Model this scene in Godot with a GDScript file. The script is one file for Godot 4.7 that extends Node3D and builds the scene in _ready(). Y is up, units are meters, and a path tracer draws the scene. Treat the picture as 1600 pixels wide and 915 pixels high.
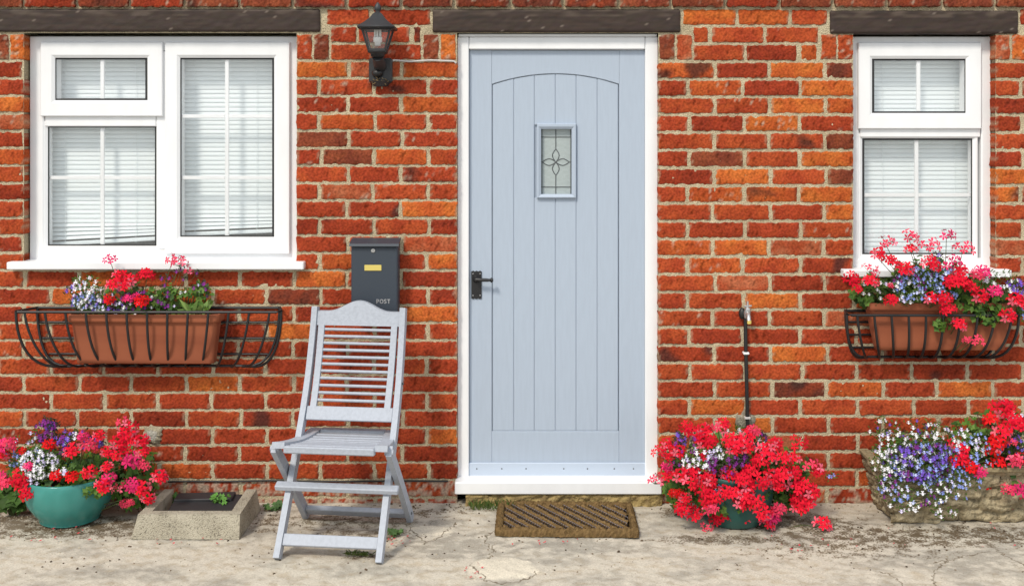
extends Node3D
# A cottage front: metres, y up, the wall face is the plane z = 0 and the patio lies in front of it (+z).

const DIST := 4.8       # camera to wall
const EYE := 1.67       # camera height
const UNIT := 350.0     # survey units per metre on the wall face

var rng := RandomNumberGenerator.new()
var na := FastNoiseLite.new()
var nb := FastNoiseLite.new()
var M := {}
var used := {}

# ---------------------------------------------------------------- mesh builder
class MB:
	var v := PackedVector3Array()
	var n := PackedVector3Array()
	var c := PackedColorArray()
	var uv := PackedVector2Array()
	var ix := PackedInt32Array()
	var col := Color(1, 1, 1)
	func p(a: Vector3, k = null) -> int:
		v.append(a); n.append(Vector3.ZERO); c.append(col if k == null else k)
		return v.size() - 1
	func ti(a: int, b: int, d: int) -> void:   # counter-clockwise from outside
		ix.append(a); ix.append(d); ix.append(b)
		var f := (v[b] - v[a]).cross(v[d] - v[a])
		n[a] += f; n[b] += f; n[d] += f
	func qi(a: int, b: int, d: int, e: int) -> void:
		ti(a, b, d); ti(a, d, e)
	func tri(a: Vector3, b: Vector3, d: Vector3) -> void:
		ti(p(a), p(b), p(d))
	func quad(a: Vector3, b: Vector3, d: Vector3, e: Vector3) -> void:
		qi(p(a), p(b), p(d), p(e))
	func out_poly(pts: Array, inside: Vector3) -> void:   # flat convex polygon turned away from a point
		var f: Vector3 = (pts[1] - pts[0]).cross(pts[2] - pts[0])
		var m := Vector3.ZERO
		for q in pts: m += q
		m /= pts.size()
		var l: Array = pts.duplicate()
		if f.dot(m - inside) < 0: l.reverse()
		var k := []
		for q in l: k.append(p(q))
		for i in range(1, k.size() - 1): ti(k[0], k[i], k[i + 1])
	func box(o: Vector3, x: Vector3, y: Vector3, z: Vector3, b := 0.002) -> void:   # centre and half axes, chamfered
		var lx := x.length(); var ly := y.length(); var lz := z.length()
		b = minf(b, minf(lx, minf(ly, lz)) * 0.45)
		var ux := x / lx; var uy := y / ly; var uz := z / lz
		var ax := [ux, uy, uz]; var le := [lx, ly, lz]
		for d in 3:
			var e := (d + 1) % 3; var g := (d + 2) % 3
			for s in [-1.0, 1.0]:
				var f := []
				for t in [[-1, -1], [1, -1], [1, 1], [-1, 1]]:
					f.append(o + ax[d] * le[d] * s + ax[e] * (le[e] - b) * t[0] + ax[g] * (le[g] - b) * t[1])
				out_poly(f, o)
				for s2 in [-1.0, 1.0]:   # edge between d and e
					out_poly([o + ax[d] * le[d] * s + ax[e] * (le[e] - b) * s2 + ax[g] * (le[g] - b), o + ax[d] * le[d] * s + ax[e] * (le[e] - b) * s2 - ax[g] * (le[g] - b),
						o + ax[d] * (le[d] - b) * s + ax[e] * le[e] * s2 - ax[g] * (le[g] - b), o + ax[d] * (le[d] - b) * s + ax[e] * le[e] * s2 + ax[g] * (le[g] - b)], o)
		for sx in [-1.0, 1.0]:
			for sy in [-1.0, 1.0]:
				for sz in [-1.0, 1.0]:
					out_poly([o + ux * lx * sx + uy * (ly - b) * sy + uz * (lz - b) * sz, o + ux * (lx - b) * sx + uy * ly * sy + uz * (lz - b) * sz, o + ux * (lx - b) * sx + uy * (ly - b) * sy + uz * lz * sz], o)
	func abox(lo: Vector3, hi: Vector3, b := 0.002) -> void:
		var h := (hi - lo) * 0.5
		box((lo + hi) * 0.5, Vector3(h.x, 0, 0), Vector3(0, h.y, 0), Vector3(0, 0, h.z), b)
	func bar(a: Vector3, b: Vector3, side: Vector3, w: float, t: float, bev := 0.002) -> void:   # bar from a to b
		var d := (b - a)
		var s := (side - d.normalized() * side.dot(d.normalized())).normalized()
		box((a + b) * 0.5, d * 0.5, s * w * 0.5, d.normalized().cross(s) * t * 0.5, bev)
	func sweep(path: Array, side: Vector3, w: float, t: float) -> void:   # rectangle swept along a path; w along side
		var rows := []
		for i in path.size():
			var d: Vector3 = (path[mini(i + 1, path.size() - 1)] - path[maxi(i - 1, 0)]).normalized()
			var nn := d.cross(side).normalized()
			rows.append([path[i] + side * w * .5 + nn * t * .5, path[i] - side * w * .5 + nn * t * .5, path[i] - side * w * .5 - nn * t * .5, path[i] + side * w * .5 - nn * t * .5])
		for i in range(rows.size() - 1):
			var mid: Vector3 = (path[i] + path[i + 1]) * .5
			for k in 4:
				out_poly([rows[i][k], rows[i][(k + 1) % 4], rows[i + 1][(k + 1) % 4], rows[i + 1][k]], mid)
		out_poly(rows[0], path[1]); out_poly(rows[-1], path[-2])
	func tube(path: Array, r, sides := 8, cap := true) -> void:   # r: number or array
		var prev := []
		var s := Vector3.ZERO
		for i in path.size():
			var d: Vector3 = (path[mini(i + 1, path.size() - 1)] - path[maxi(i - 1, 0)]).normalized()
			if i == 0: s = d.cross(Vector3.UP if absf(d.y) < .9 else Vector3.RIGHT).normalized()
			s = (s - d * s.dot(d)).normalized()
			var t := d.cross(s)
			var rr: float = r[i] if r is Array else r
			var ring := []
			for k in sides:
				var a := TAU * k / sides
				ring.append(p(path[i] + s * cos(a) * rr + t * sin(a) * rr))
			if i > 0:
				for k in sides: qi(prev[k], prev[(k + 1) % sides], ring[(k + 1) % sides], ring[k])
			if cap and (i == 0 or i == path.size() - 1):
				var pts := []
				for q in ring: pts.append(v[q])
				out_poly(pts, path[1] if i == 0 else path[i - 1])
			prev = ring
	func lathe(o: Vector3, prof: Array, seg := 32, sx := 1.0, sz := 1.0, turn := 0.0) -> void:   # prof: Vector2(r, y), from bottom outside to top
		var prev := []
		for q in prof:
			var ring := []
			for k in seg:
				var a := TAU * k / seg + turn
				ring.append(p(o + Vector3(cos(a) * q.x * sx, q.y, -sin(a) * q.x * sz)))
			if prev.size():
				for k in seg: qi(prev[k], prev[(k + 1) % seg], ring[(k + 1) % seg], ring[k])
			prev = ring
	func ball(o: Vector3, r: Vector3, seg := 12, rings := 8) -> void:
		var prof := []
		var prev := []
		for j in rings + 1:
			var b := -PI / 2 + PI * j / rings
			var ring := []
			for k in seg:
				var a := TAU * k / seg
				ring.append(p(o + Vector3(cos(a) * cos(b) * r.x, sin(b) * r.y, -sin(a) * cos(b) * r.z)))
			if prev.size():
				for k in seg: qi(prev[k], prev[(k + 1) % seg], ring[(k + 1) % seg], ring[k])
			prev = ring
	func mesh() -> ArrayMesh:
		for i in n.size(): n[i] = n[i].normalized() if n[i].length_squared() > 0 else Vector3.UP
		var a := []
		a.resize(Mesh.ARRAY_MAX)
		a[Mesh.ARRAY_VERTEX] = v; a[Mesh.ARRAY_NORMAL] = n; a[Mesh.ARRAY_COLOR] = c; a[Mesh.ARRAY_INDEX] = ix
		if uv.size() == v.size(): a[Mesh.ARRAY_TEX_UV] = uv
		var m := ArrayMesh.new()
		m.add_surface_from_arrays(Mesh.PRIMITIVE_TRIANGLES, a)
		return m

# ---------------------------------------------------------------- nodes
func numbered(called: String) -> String:
	if not used.has(called):
		used[called] = 0
		return called
	used[called] += 1
	return "%s_%03d" % [called, used[called]]

func tag(o: Node, label := "", category := "", group := "", kind := "") -> Node:
	if label: o.set_meta("label", label)
	if category: o.set_meta("category", category)
	if group: o.set_meta("group", group)
	if kind: o.set_meta("kind", kind)
	return o

func obj(called: String, mb, mat: Material, parent: Node = null) -> MeshInstance3D:
	var o := MeshInstance3D.new()
	o.mesh = mb.mesh() if mb is MB else mb
	o.material_override = mat
	o.cast_shadow = GeometryInstance3D.SHADOW_CASTING_SETTING_ON
	if parent == null:
		o.name = numbered(called)
		add_child(o, true)
	else:
		o.name = called
		parent.add_child(o, true)
	return o

func thing(called: String, label: String, category: String, at := Vector3.ZERO, turn := 0.0, group := "") -> Node3D:
	var o := Node3D.new()
	o.name = numbered(called)
	add_child(o, true)
	o.position = at
	o.rotation.y = turn
	tag(o, label, category, group)
	return o

func mat(col: Color, rough := 0.7, metal := 0.0, vc := false) -> StandardMaterial3D:   # col in linear values
	var m := StandardMaterial3D.new()
	m.albedo_color = col.linear_to_srgb()
	m.roughness = rough
	m.metallic = metal
	m.vertex_color_use_as_albedo = vc
	return m

func grain_image(size: int, seed_: int, freq: float, lo: float, hi: float, stretch := 1.0) -> ImageTexture:
	var f := FastNoiseLite.new()
	f.seed = seed_; f.frequency = freq; f.fractal_octaves = 4
	var im := f.get_seamless_image(size, size)
	im.convert(Image.FORMAT_RGB8)
	for y in size:
		for x in size:
			var k := lerpf(lo, hi, im.get_pixel(x, y).r)
			im.set_pixel(x, y, Color(k, k, k))
	return ImageTexture.create_from_image(im)

func bump(m: StandardMaterial3D, seed_: int, freq: float, strength: float, scale: float) -> void:
	var f := FastNoiseLite.new()
	f.seed = seed_; f.frequency = freq; f.fractal_octaves = 3
	var im := f.get_seamless_image(256, 256)
	im.bump_map_to_normal_map(strength)
	m.normal_enabled = true
	m.normal_texture = ImageTexture.create_from_image(im)
	m.normal_scale = 1.0
	m.uv1_triplanar = true
	m.uv1_world_triplanar = true
	m.uv1_scale = Vector3.ONE * scale

func at(u: float, w: float, z := 0.0) -> Vector3:   # a surveyed point of the cottage front that stands z in front of the wall
	var k := (DIST - z) / DIST / UNIT
	return Vector3((u - 800.0) * k, EYE - (w - 200.0) * k, z)

func on_ground(u: float, w: float) -> Vector3:
	var z := DIST * (1.0 - 585.0 / (w - 200.0))
	return Vector3((u - 800.0) / UNIT * (DIST - z) / DIST, 0, z)

# a block whose front face is a relief; lo/hi corners, front at hi.z
func relief(mb: MB, lo: Vector3, hi: Vector3, nx: int, ny: int, bev: float, depth: float, amp: float, jit: float, wild: float, cf: Callable, sd: float) -> void:
	var idx := []
	for j in ny + 1:
		var row := []
		for i in nx + 1:
			var fu := 0.0 if i == 0 else (1.0 if i == nx else (float(i) - 0.5) / (nx - 1))
			var fv := 0.0 if j == 0 else (1.0 if j == ny else (float(j) - 0.5) / (ny - 1))
			var bu := bev / (hi.x - lo.x); var bv := bev / (hi.y - lo.y)
			if i > 0 and i < nx: fu = bu + (1.0 - 2 * bu) * (i - 1.0) / maxf(1.0, nx - 2.0)
			if j > 0 and j < ny: fv = bv + (1.0 - 2 * bv) * (j - 1.0) / maxf(1.0, ny - 2.0)
			var x := lerpf(lo.x, hi.x, fu); var y := lerpf(lo.y, hi.y, fv)
			var ed := i == 0 or i == nx or j == 0 or j == ny
			var corner := (i == 0 or i == nx) and (j == 0 or j == ny)
			var z := hi.z + amp * na.get_noise_3d(x * 22, y * 30, sd) + amp * .6 * na.get_noise_3d(x * 75, y * 80, sd + 9)
			var near := maxf(absf(fu - .5), absf(fv - .5)) * 2.0
			var jx := jit * (na.get_noise_3d(x * 40, y * 40, sd + 30) + .7 * na.get_noise_3d(x * 110, y * 110, sd + 35))
			var jy := jit * (na.get_noise_3d(x * 40, y * 40, sd + 60) + .7 * na.get_noise_3d(x * 110, y * 110, sd + 65))
			if ed: z -= bev * 1.1
			if corner:
				x += (bev * .8) * (1.0 if i == 0 else -1.0); y += (bev * .8) * (1.0 if j == 0 else -1.0)
			if wild > 0.0 and near > .55:   # chipped arris
				var ch := na.get_noise_3d(x * 17 + 50, y * 26, sd + 90)
				if ch > 1.0 - wild:
					z -= (ch - 1.0 + wild) * .05 * (near - .55)
					if ed:
						x = lerpf(x, (lo.x + hi.x) * .5, .035 * minf(1, (ch - 1.0 + wild) * 6)); y = lerpf(y, (lo.y + hi.y) * .5, .16 * minf(1, (ch - 1.0 + wild) * 4))
			if near > .8:
				x += jx; y += jy
			row.append(mb.p(Vector3(x, y, z), cf.call(x, y, near)))
		idx.append(row)
	for j in ny:
		for i in nx:
			mb.qi(idx[j][i], idx[j][i + 1], idx[j + 1][i + 1], idx[j + 1][i])
	var ring := []
	for i in nx: ring.append(idx[0][i])
	for j in ny: ring.append(idx[j][nx])
	for i in nx: ring.append(idx[ny][nx - i])
	for j in ny: ring.append(idx[ny - j][0])
	var a := []; var b := []
	for q in ring:
		a.append(mb.p(mb.v[q], mb.c[q])); b.append(mb.p(Vector3(mb.v[q].x, mb.v[q].y, hi.z - depth), mb.c[q]))
	for k in ring.size():
		var l := (k + 1) % ring.size()
		mb.qi(a[k], b[k], b[l], a[l])

func _ready() -> void:
	rng.seed = 20240
	na.seed = 11; na.frequency = 1.0; na.noise_type = FastNoiseLite.TYPE_SIMPLEX_SMOOTH; na.fractal_type = FastNoiseLite.FRACTAL_NONE
	nb.seed = 77; nb.frequency = 1.0; nb.noise_type = FastNoiseLite.TYPE_SIMPLEX_SMOOTH; nb.fractal_octaves = 4
	# ---- camera
	var cam := Camera3D.new()
	cam.name = "camera"
	add_child(cam)
	cam.position = Vector3(0, EYE, DIST)
	cam.near = 0.05
	cam.far = 400.0
	cam.projection = Camera3D.PROJECTION_FRUSTUM
	cam.size = 915.0 / UNIT * 0.05 / DIST
	cam.frustum_offset = Vector2(0, ((785.0 - 457.5) / UNIT - EYE) * 0.05 / DIST)
	cam.current = true
	# ---- sky, exposure
	var we := WorldEnvironment.new()
	we.name = "sky"
	var e := Environment.new()
	e.background_mode = Environment.BG_SKY
	var sm := ProceduralSkyMaterial.new()
	sm.sky_top_color = Color(0.87, 0.895, 0.925)
	sm.sky_horizon_color = Color(0.95, 0.955, 0.955)
	sm.ground_bottom_color = Color(0.62, 0.60, 0.56)
	sm.ground_horizon_color = Color(0.75, 0.75, 0.73)
	sm.sun_angle_max = 1.0
	var sky := Sky.new()
	sky.sky_material = sm
	e.sky = sky
	e.background_energy_multiplier = 0.82
	e.tonemap_mode = Environment.TONE_MAPPER_LINEAR
	e.tonemap_exposure = 1.78
	e.sdfgi_enabled = true
	e.ssao_enabled = true
	e.ssil_enabled = true
	we.environment = e
	add_child(we)
	# ---- hazy sun, high, in front of the wall and to the west of the door
	var sun := DirectionalLight3D.new()
	sun.name = "sun"
	sun.light_energy = 0.5
	sun.light_angular_distance = 10.0
	sun.light_color = Color(1.0, 0.965, 0.91)
	sun.shadow_enabled = true
	add_child(sun)
	sun.look_at_from_position(Vector3(-1.6, 3.2, 2.6), Vector3.ZERO)
	materials()
	ground()
	house()
	blinds()
	wall_things()
	racks()
	pots()
	chair()
	mat_and_small()
	plants()

func materials() -> void:
	M.brick = mat(Color(1, 1, 1), 0.88, 0, true)
	M.brick.albedo_texture = grain_image(512, 5, 0.05, 0.74, 1.12)
	bump(M.brick, 6, 0.09, 1.6, 2.6)
	M.mortar = mat(Color(1, 1, 1), 0.95, 0, true)
	M.mortar.albedo_texture = grain_image(512, 8, 0.09, 0.7, 1.1)
	bump(M.mortar, 9, 0.14, 3.0, 3.0)
	M.timber = mat(Color(1, 1, 1), 0.72, 0, true)
	M.plastic = mat(Color(0.80, 0.81, 0.82), 0.32)
	M.slat = mat(Color(0.76, 0.83, 0.85), 0.5)
	M.gasket = mat(Color(0.02, 0.02, 0.022), 0.6)
	M.paint = mat(Color(0.385, 0.45, 0.54), 0.5)
	M.paint.albedo_texture = grain_image(256, 51, 0.05, 0.982, 1.01)
	M.paint.uv1_triplanar = true; M.paint.uv1_world_triplanar = true; M.paint.uv1_scale = Vector3(5.0, .5, 5.0)
	M.plastic.albedo_texture = grain_image(256, 52, 0.02, 0.98, 1.01)
	M.plastic.uv1_triplanar = true; M.plastic.uv1_world_triplanar = true; M.plastic.uv1_scale = Vector3(2.0, .7, 2.0)
	M.paint_board = mat(Color(0.45, 0.52, 0.62), 0.5)
	M.chair = mat(Color(0.375, 0.405, 0.46), 0.6)
	M.chair.albedo_texture = grain_image(256, 21, 0.06, 0.93, 1.04)
	bump(M.chair, 22, 0.08, .8, 3.0)
	M.iron = mat(Color(0.014, 0.014, 0.015), 0.42)
	M.lamp_iron = mat(Color(0.025, 0.026, 0.028), 0.5)
	M.post = mat(Color(0.033, 0.044, 0.06), 0.5)
	M.silver = mat(Color(0.55, 0.55, 0.55), 0.35, 0.8)
	M.brass = mat(Color(0.72, 0.58, 0.16), 0.35, 0.3)
	M.terracotta = mat(Color(0.31, 0.088, 0.036), 0.8, 0, true)
	M.teal = mat(Color(0.055, 0.27, 0.24), 0.22, 0, true)
	M.green_pot = mat(Color(0.02, 0.085, 0.075), 0.35)
	M.stone = mat(Color(1, 1, 1), 0.95, 0, true)
	bump(M.stone, 31, 0.07, 6.0, 2.6)
	M.concrete = mat(Color(1, 1, 1), 0.95, 0, true)
	bump(M.concrete, 33, 0.15, 6.0, 4.0)
	M.slate = mat(Color(0.022, 0.022, 0.024), 0.6)
	M.soil = mat(Color(0.03, 0.02, 0.013), 1.0)
	M.coir = mat(Color(1, 1, 1), 1.0, 0, true)
	bump(M.coir, 35, 0.2, 10.0, 5.0)
	M.wire = mat(Color(0.22, 0.20, 0.22), 0.35, 0.7)
	M.lead = mat(Color(0.10, 0.11, 0.115), 0.5, 0.3)
	M.cable = mat(Color(0.5, 0.48, 0.46), 0.6)
	M.black = mat(Color(0.012, 0.012, 0.012), 0.5)
	M.room = mat(Color(0.30, 0.29, 0.27), 0.9)
	for k in ["brick", "mortar", "stone", "concrete", "coir", "soil"]: M[k].metallic_specular = 0.15
	M.white_lamp = mat(Color(0.8, 0.8, 0.78), 0.3)
	M.leaf = mat(Color(1, 1, 1), 0.55, 0, true)
	M.leaf.backlight = Color(0.35, 0.4, 0.2)
	M.petal = mat(Color(1, 1, 1), 0.6, 0, true)
	M.petal.backlight = Color(0.4, 0.3, 0.3)
	M.petal.metallic_specular = 0.12
	M.leaf.metallic_specular = 0.3
	M.stem = mat(Color(0.07, 0.09, 0.025), 0.7)
	var g := mat(Color(0.9, 0.95, 0.96), 0.03)
	g.transparency = BaseMaterial3D.TRANSPARENCY_ALPHA
	g.albedo_color.a = 0.05
	g.metallic_specular = 1.0
	M.glass = g
	var o := mat(Color(0.40, 0.455, 0.455), 0.15)
	o.transparency = BaseMaterial3D.TRANSPARENCY_ALPHA
	o.albedo_color.a = 0.88
	bump(o, 41, 0.03, 1.2, 5.0)
	M.obscure = o

# ---------------------------------------------------------------- ground
func blob(x: float, z: float, cx: float, cz: float, rx: float, rz: float) -> float:
	var d := Vector2((x - cx) / rx, (z - cz) / rz).length()
	return clampf(1.4 - d * 1.2, 0.0, 1.0)

func ground() -> void:
	var far := MB.new()
	far.col = Color(0.36, 0.345, 0.30)
	far.quad(Vector3(-120, -.03, 120), Vector3(120, -.03, 120), Vector3(120, -.03, -120), Vector3(-120, -.03, -120))
	tag(obj("ground", far, M.concrete), "", "", "", "structure")
	# computed colour of the worn concrete
	var W := 1792; var H := 448; var x0 := -2.8; var x1 := 2.8; var z0 := -0.05; var z1 := 1.35
	var im := Image.create(W, H, false, Image.FORMAT_RGB8)
	var pale := Color(0.505, 0.46, 0.38); var grey := Color(0.31, 0.285, 0.24); var dirt := Color(0.11, 0.08, 0.05); var buff := Color(0.40, 0.325, 0.225)
	var soil_spots := []
	for q in [[60, 816, .40, .11, 1.15], [150, 822, .28, .08, 1.1], [80, 834, .45, .06, .85], [20, 800, .2, .1, .9], [1240, 815, .3, .11, .85], [1330, 838, .42, .14, .85], [1480, 838, .46, .12, .85], [1130, 842, .28, .06, .95], [1320, 862, .4, .08, .45], [540, 812, .34, .10, .8], [560, 835, .25, .06, .7], [640, 800, .2, .07, .5], [1560, 832, .3, .1, .7], [420, 812, .09, .12, .7], [570, 868, .12, .035, .75], [720, 796, .13, .04, .5], [1060, 800, .1, .06, .5]]:
		var p: Vector3 = on_ground(q[0], q[1])
		soil_spots.append([p.x, p.z, q[2], q[3], q[4]])
	var grey_spots := []
	for q in [[720, 850, .25, .16], [900, 852, .35, .1], [1500, 870, .45, .12], [600, 812, .2, .05], [1580, 830, .3, .12], [690, 815, .12, .05]]:
		var p: Vector3 = on_ground(q[0], q[1])
		grey_spots.append([p.x, p.z, q[2], q[3]])
	var light_spots := []
	for q in [[785, 888, .165, .12], [672, 828, .13, .07]]:
		var p: Vector3 = on_ground(q[0], q[1])
		light_spots.append([p.x, p.z, q[2], q[3]])
	for j in H:
		var z := lerpf(z0, z1, (j + .5) / H)
		for i in W:
			var x := lerpf(x0, x1, (i + .5) / W)
			var n1 := nb.get_noise_2d(x * 2.2, z * 4.5)
			var n2 := nb.get_noise_2d(x * 13 + 40, z * 17)
			var n3 := na.get_noise_2d(x * 95, z * 95)
			var n4 := na.get_noise_2d(x * 190 + 7, z * 190)
			var c := pale.lerp(grey, clampf(n1 * 1.15 + n2 * .8 + n3 * .12 + .22, 0, 1))
			c = c.lerp(buff, clampf(n2 * .8 - n1 * .3, 0, .5))
			for s in grey_spots:
				var b := blob(x, z, s[0], s[1], s[2], s[3])
				if b > 0: c = c.lerp(grey, clampf(b * 1.4 + n2 * 1.2 - .5, 0, .75))
			for s in light_spots:
				var b := blob(x, z, s[0], s[1], s[2], s[3])
				if b > 0: c = c.lerp(Color(.60, .545, .44) * (1.0 + n2 * .15), clampf((b + n2 * .22 - .35) * 6, 0, .92))
			for s in soil_spots:
				var b := blob(x, z, s[0], s[1], s[2], s[3])
				if b > 0: c = c.lerp(dirt, clampf((minf(b, .7) * s[4] + n2 * .75 + n3 * .5 + n4 * .2 - .46) * 6.0, 0, .8))
			c *= 1.0 + n3 * .13 + n4 * .15
			if n4 > .66 and n3 > .05: c = c.lerp(dirt, .6)
			im.set_pixel(i, j, c.linear_to_srgb())
	# cracks filled with earth
	for cr in [[[632, 818], [665, 846], [662, 848], [690, 838], [712, 815]], [[1500, 818], [1530, 835], [1555, 858], [1580, 872], [1610, 886]], [[1460, 878], [1490, 872], [1530, 864], [1545, 860]], [[1462, 915], [1458, 895], [1472, 880], [1490, 874]], [[1370, 892], [1392, 896], [1412, 912], [1420, 920]], [[735, 880], [745, 892], [760, 905], [785, 912], [830, 903], [838, 893]], [[770, 850], [768, 866], [760, 872]], [[1525, 824], [1570, 838], [1610, 842]], [[490, 826], [540, 829], [600, 826]], [[775, 828], [757, 838], [765, 855], [775, 862]], [[415, 825], [480, 850]]]:
		for k in cr.size() - 1:
			var a: Vector3 = on_ground(cr[k][0], cr[k][1]); var b: Vector3 = on_ground(cr[k + 1][0], cr[k + 1][1])
			var steps := int(a.distance_to(b) / .0012) + 1
			for s in steps:
				var q := a.lerp(b, float(s) / steps)
				q.x += .012 * na.get_noise_2d(q.x * 30, q.z * 30); q.z += .010 * na.get_noise_2d(q.z * 34 + 80, q.x * 34)
				var wd := 1 if na.get_noise_2d(q.x * 25, q.z * 25 + 9) > .35 else 0
				for dy in range(-wd, wd + 1):
					var u := int((q.x - x0) / (x1 - x0) * W); var w := int((q.z - z0) / (z1 - z0) * H) + dy
					if u > 0 and u < W and w > 0 and w < H: im.set_pixel(u, w, Color(.17, .14, .10).linear_to_srgb())
	var m := mat(Color(1, 1, 1), 0.95)
	m.metallic_specular = .15
	m.albedo_texture = ImageTexture.create_from_image(im)
	var mb := MB.new()
	var nx := 400; var nz := 100
	for j in nz + 1:
		for i in nx + 1:
			var x := lerpf(x0, x1, float(i) / nx); var z := lerpf(z0, z1, float(j) / nz)
			var y := .004 * nb.get_noise_2d(x * 5, z * 7) + .0022 * na.get_noise_2d(x * 38, z * 38) - .002
			for s in light_spots.slice(0, 2):
				y += .004 * clampf((blob(x, z, s[0], s[1], s[2], s[3]) + nb.get_noise_2d(x * 13 + 40, z * 17) * .35 - .35) * 5, 0, 1)
			mb.p(Vector3(x, y, z))
			mb.uv.append(Vector2(float(i) / nx, float(j) / nz))
	for j in nz:
		for i in nx:
			var a := j * (nx + 1) + i
			mb.qi(a, a + nx + 1, a + nx + 2, a + 1)
	tag(obj("concrete_pavement", mb, m), "", "", "", "structure")
	# loose grit and crumbs of mortar
	var gr := MB.new()
	for k in 1500:
		var q := Vector3(rng.randf_range(-2.5, 2.5), 0, .02 + pow(rng.randf(), 2.2) * .75)
		if k % 3 == 0:
			var s: Array = soil_spots[rng.randi() % soil_spots.size()]
			q = Vector3(s[0] + rng.randfn(0, .45) * s[2], 0, maxf(.02, s[1] + rng.randfn(0, .5) * s[3]))
		var y := .004 * nb.get_noise_2d(q.x * 5, q.z * 7) + .0022 * na.get_noise_2d(q.x * 38, q.z * 38) - .002
		var sz := rng.randf_range(.0012, .0042) * (1.5 if rng.randf() < .1 else 1.0)
		gr.col = [Color(.12, .085, .055), Color(.07, .05, .035), Color(.40, .35, .26), Color(.20, .15, .10)][rng.randi() % 4]
		var t := rng.randf() * TAU
		gr.box(Vector3(q.x, y + sz * .35, q.z), Vector3(cos(t), .2, sin(t)) * sz, Vector3(0, sz * .5, 0), Vector3(-sin(t), 0, cos(t)) * sz * .7, sz * .3)
	tag(obj("grit", gr, M.stone), "loose grit and crumbs of earth scattered on the concrete", "grit", "", "stuff")

# ---------------------------------------------------------------- the house front
const OPEN := [[36.0, 463.0, 49.0, 409.0], [714.0, 1029.0, 49.0, 790.0], [1334.0, 1557.0, 51.0, 420.0]]

func tones(k: String) -> Array:
	match k:
		"warm": return [Color(.44, .10, .028), Color(.36, .066, .022)]
		"orange": return [Color(.50, .135, .032), Color(.42, .088, .025)]
		"dark": return [Color(.12, .036, .024), Color(.22, .046, .023)]
		"brown": return [Color(.24, .062, .03), Color(.17, .042, .024)]
		"salmon": return [Color(.40, .125, .06), Color(.33, .065, .027)]
		"deep": return [Color(.23, .036, .018), Color(.30, .045, .02)]
		"red": return [Color(.345, .055, .023), Color(.27, .042, .019)]
	return [Color(.39, .074, .026), Color(.31, .05, .021)]

func row_y(n: int, x: float) -> float:
	return 26.0 + (27.3 if x < 870.0 else 27.72) * n

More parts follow.
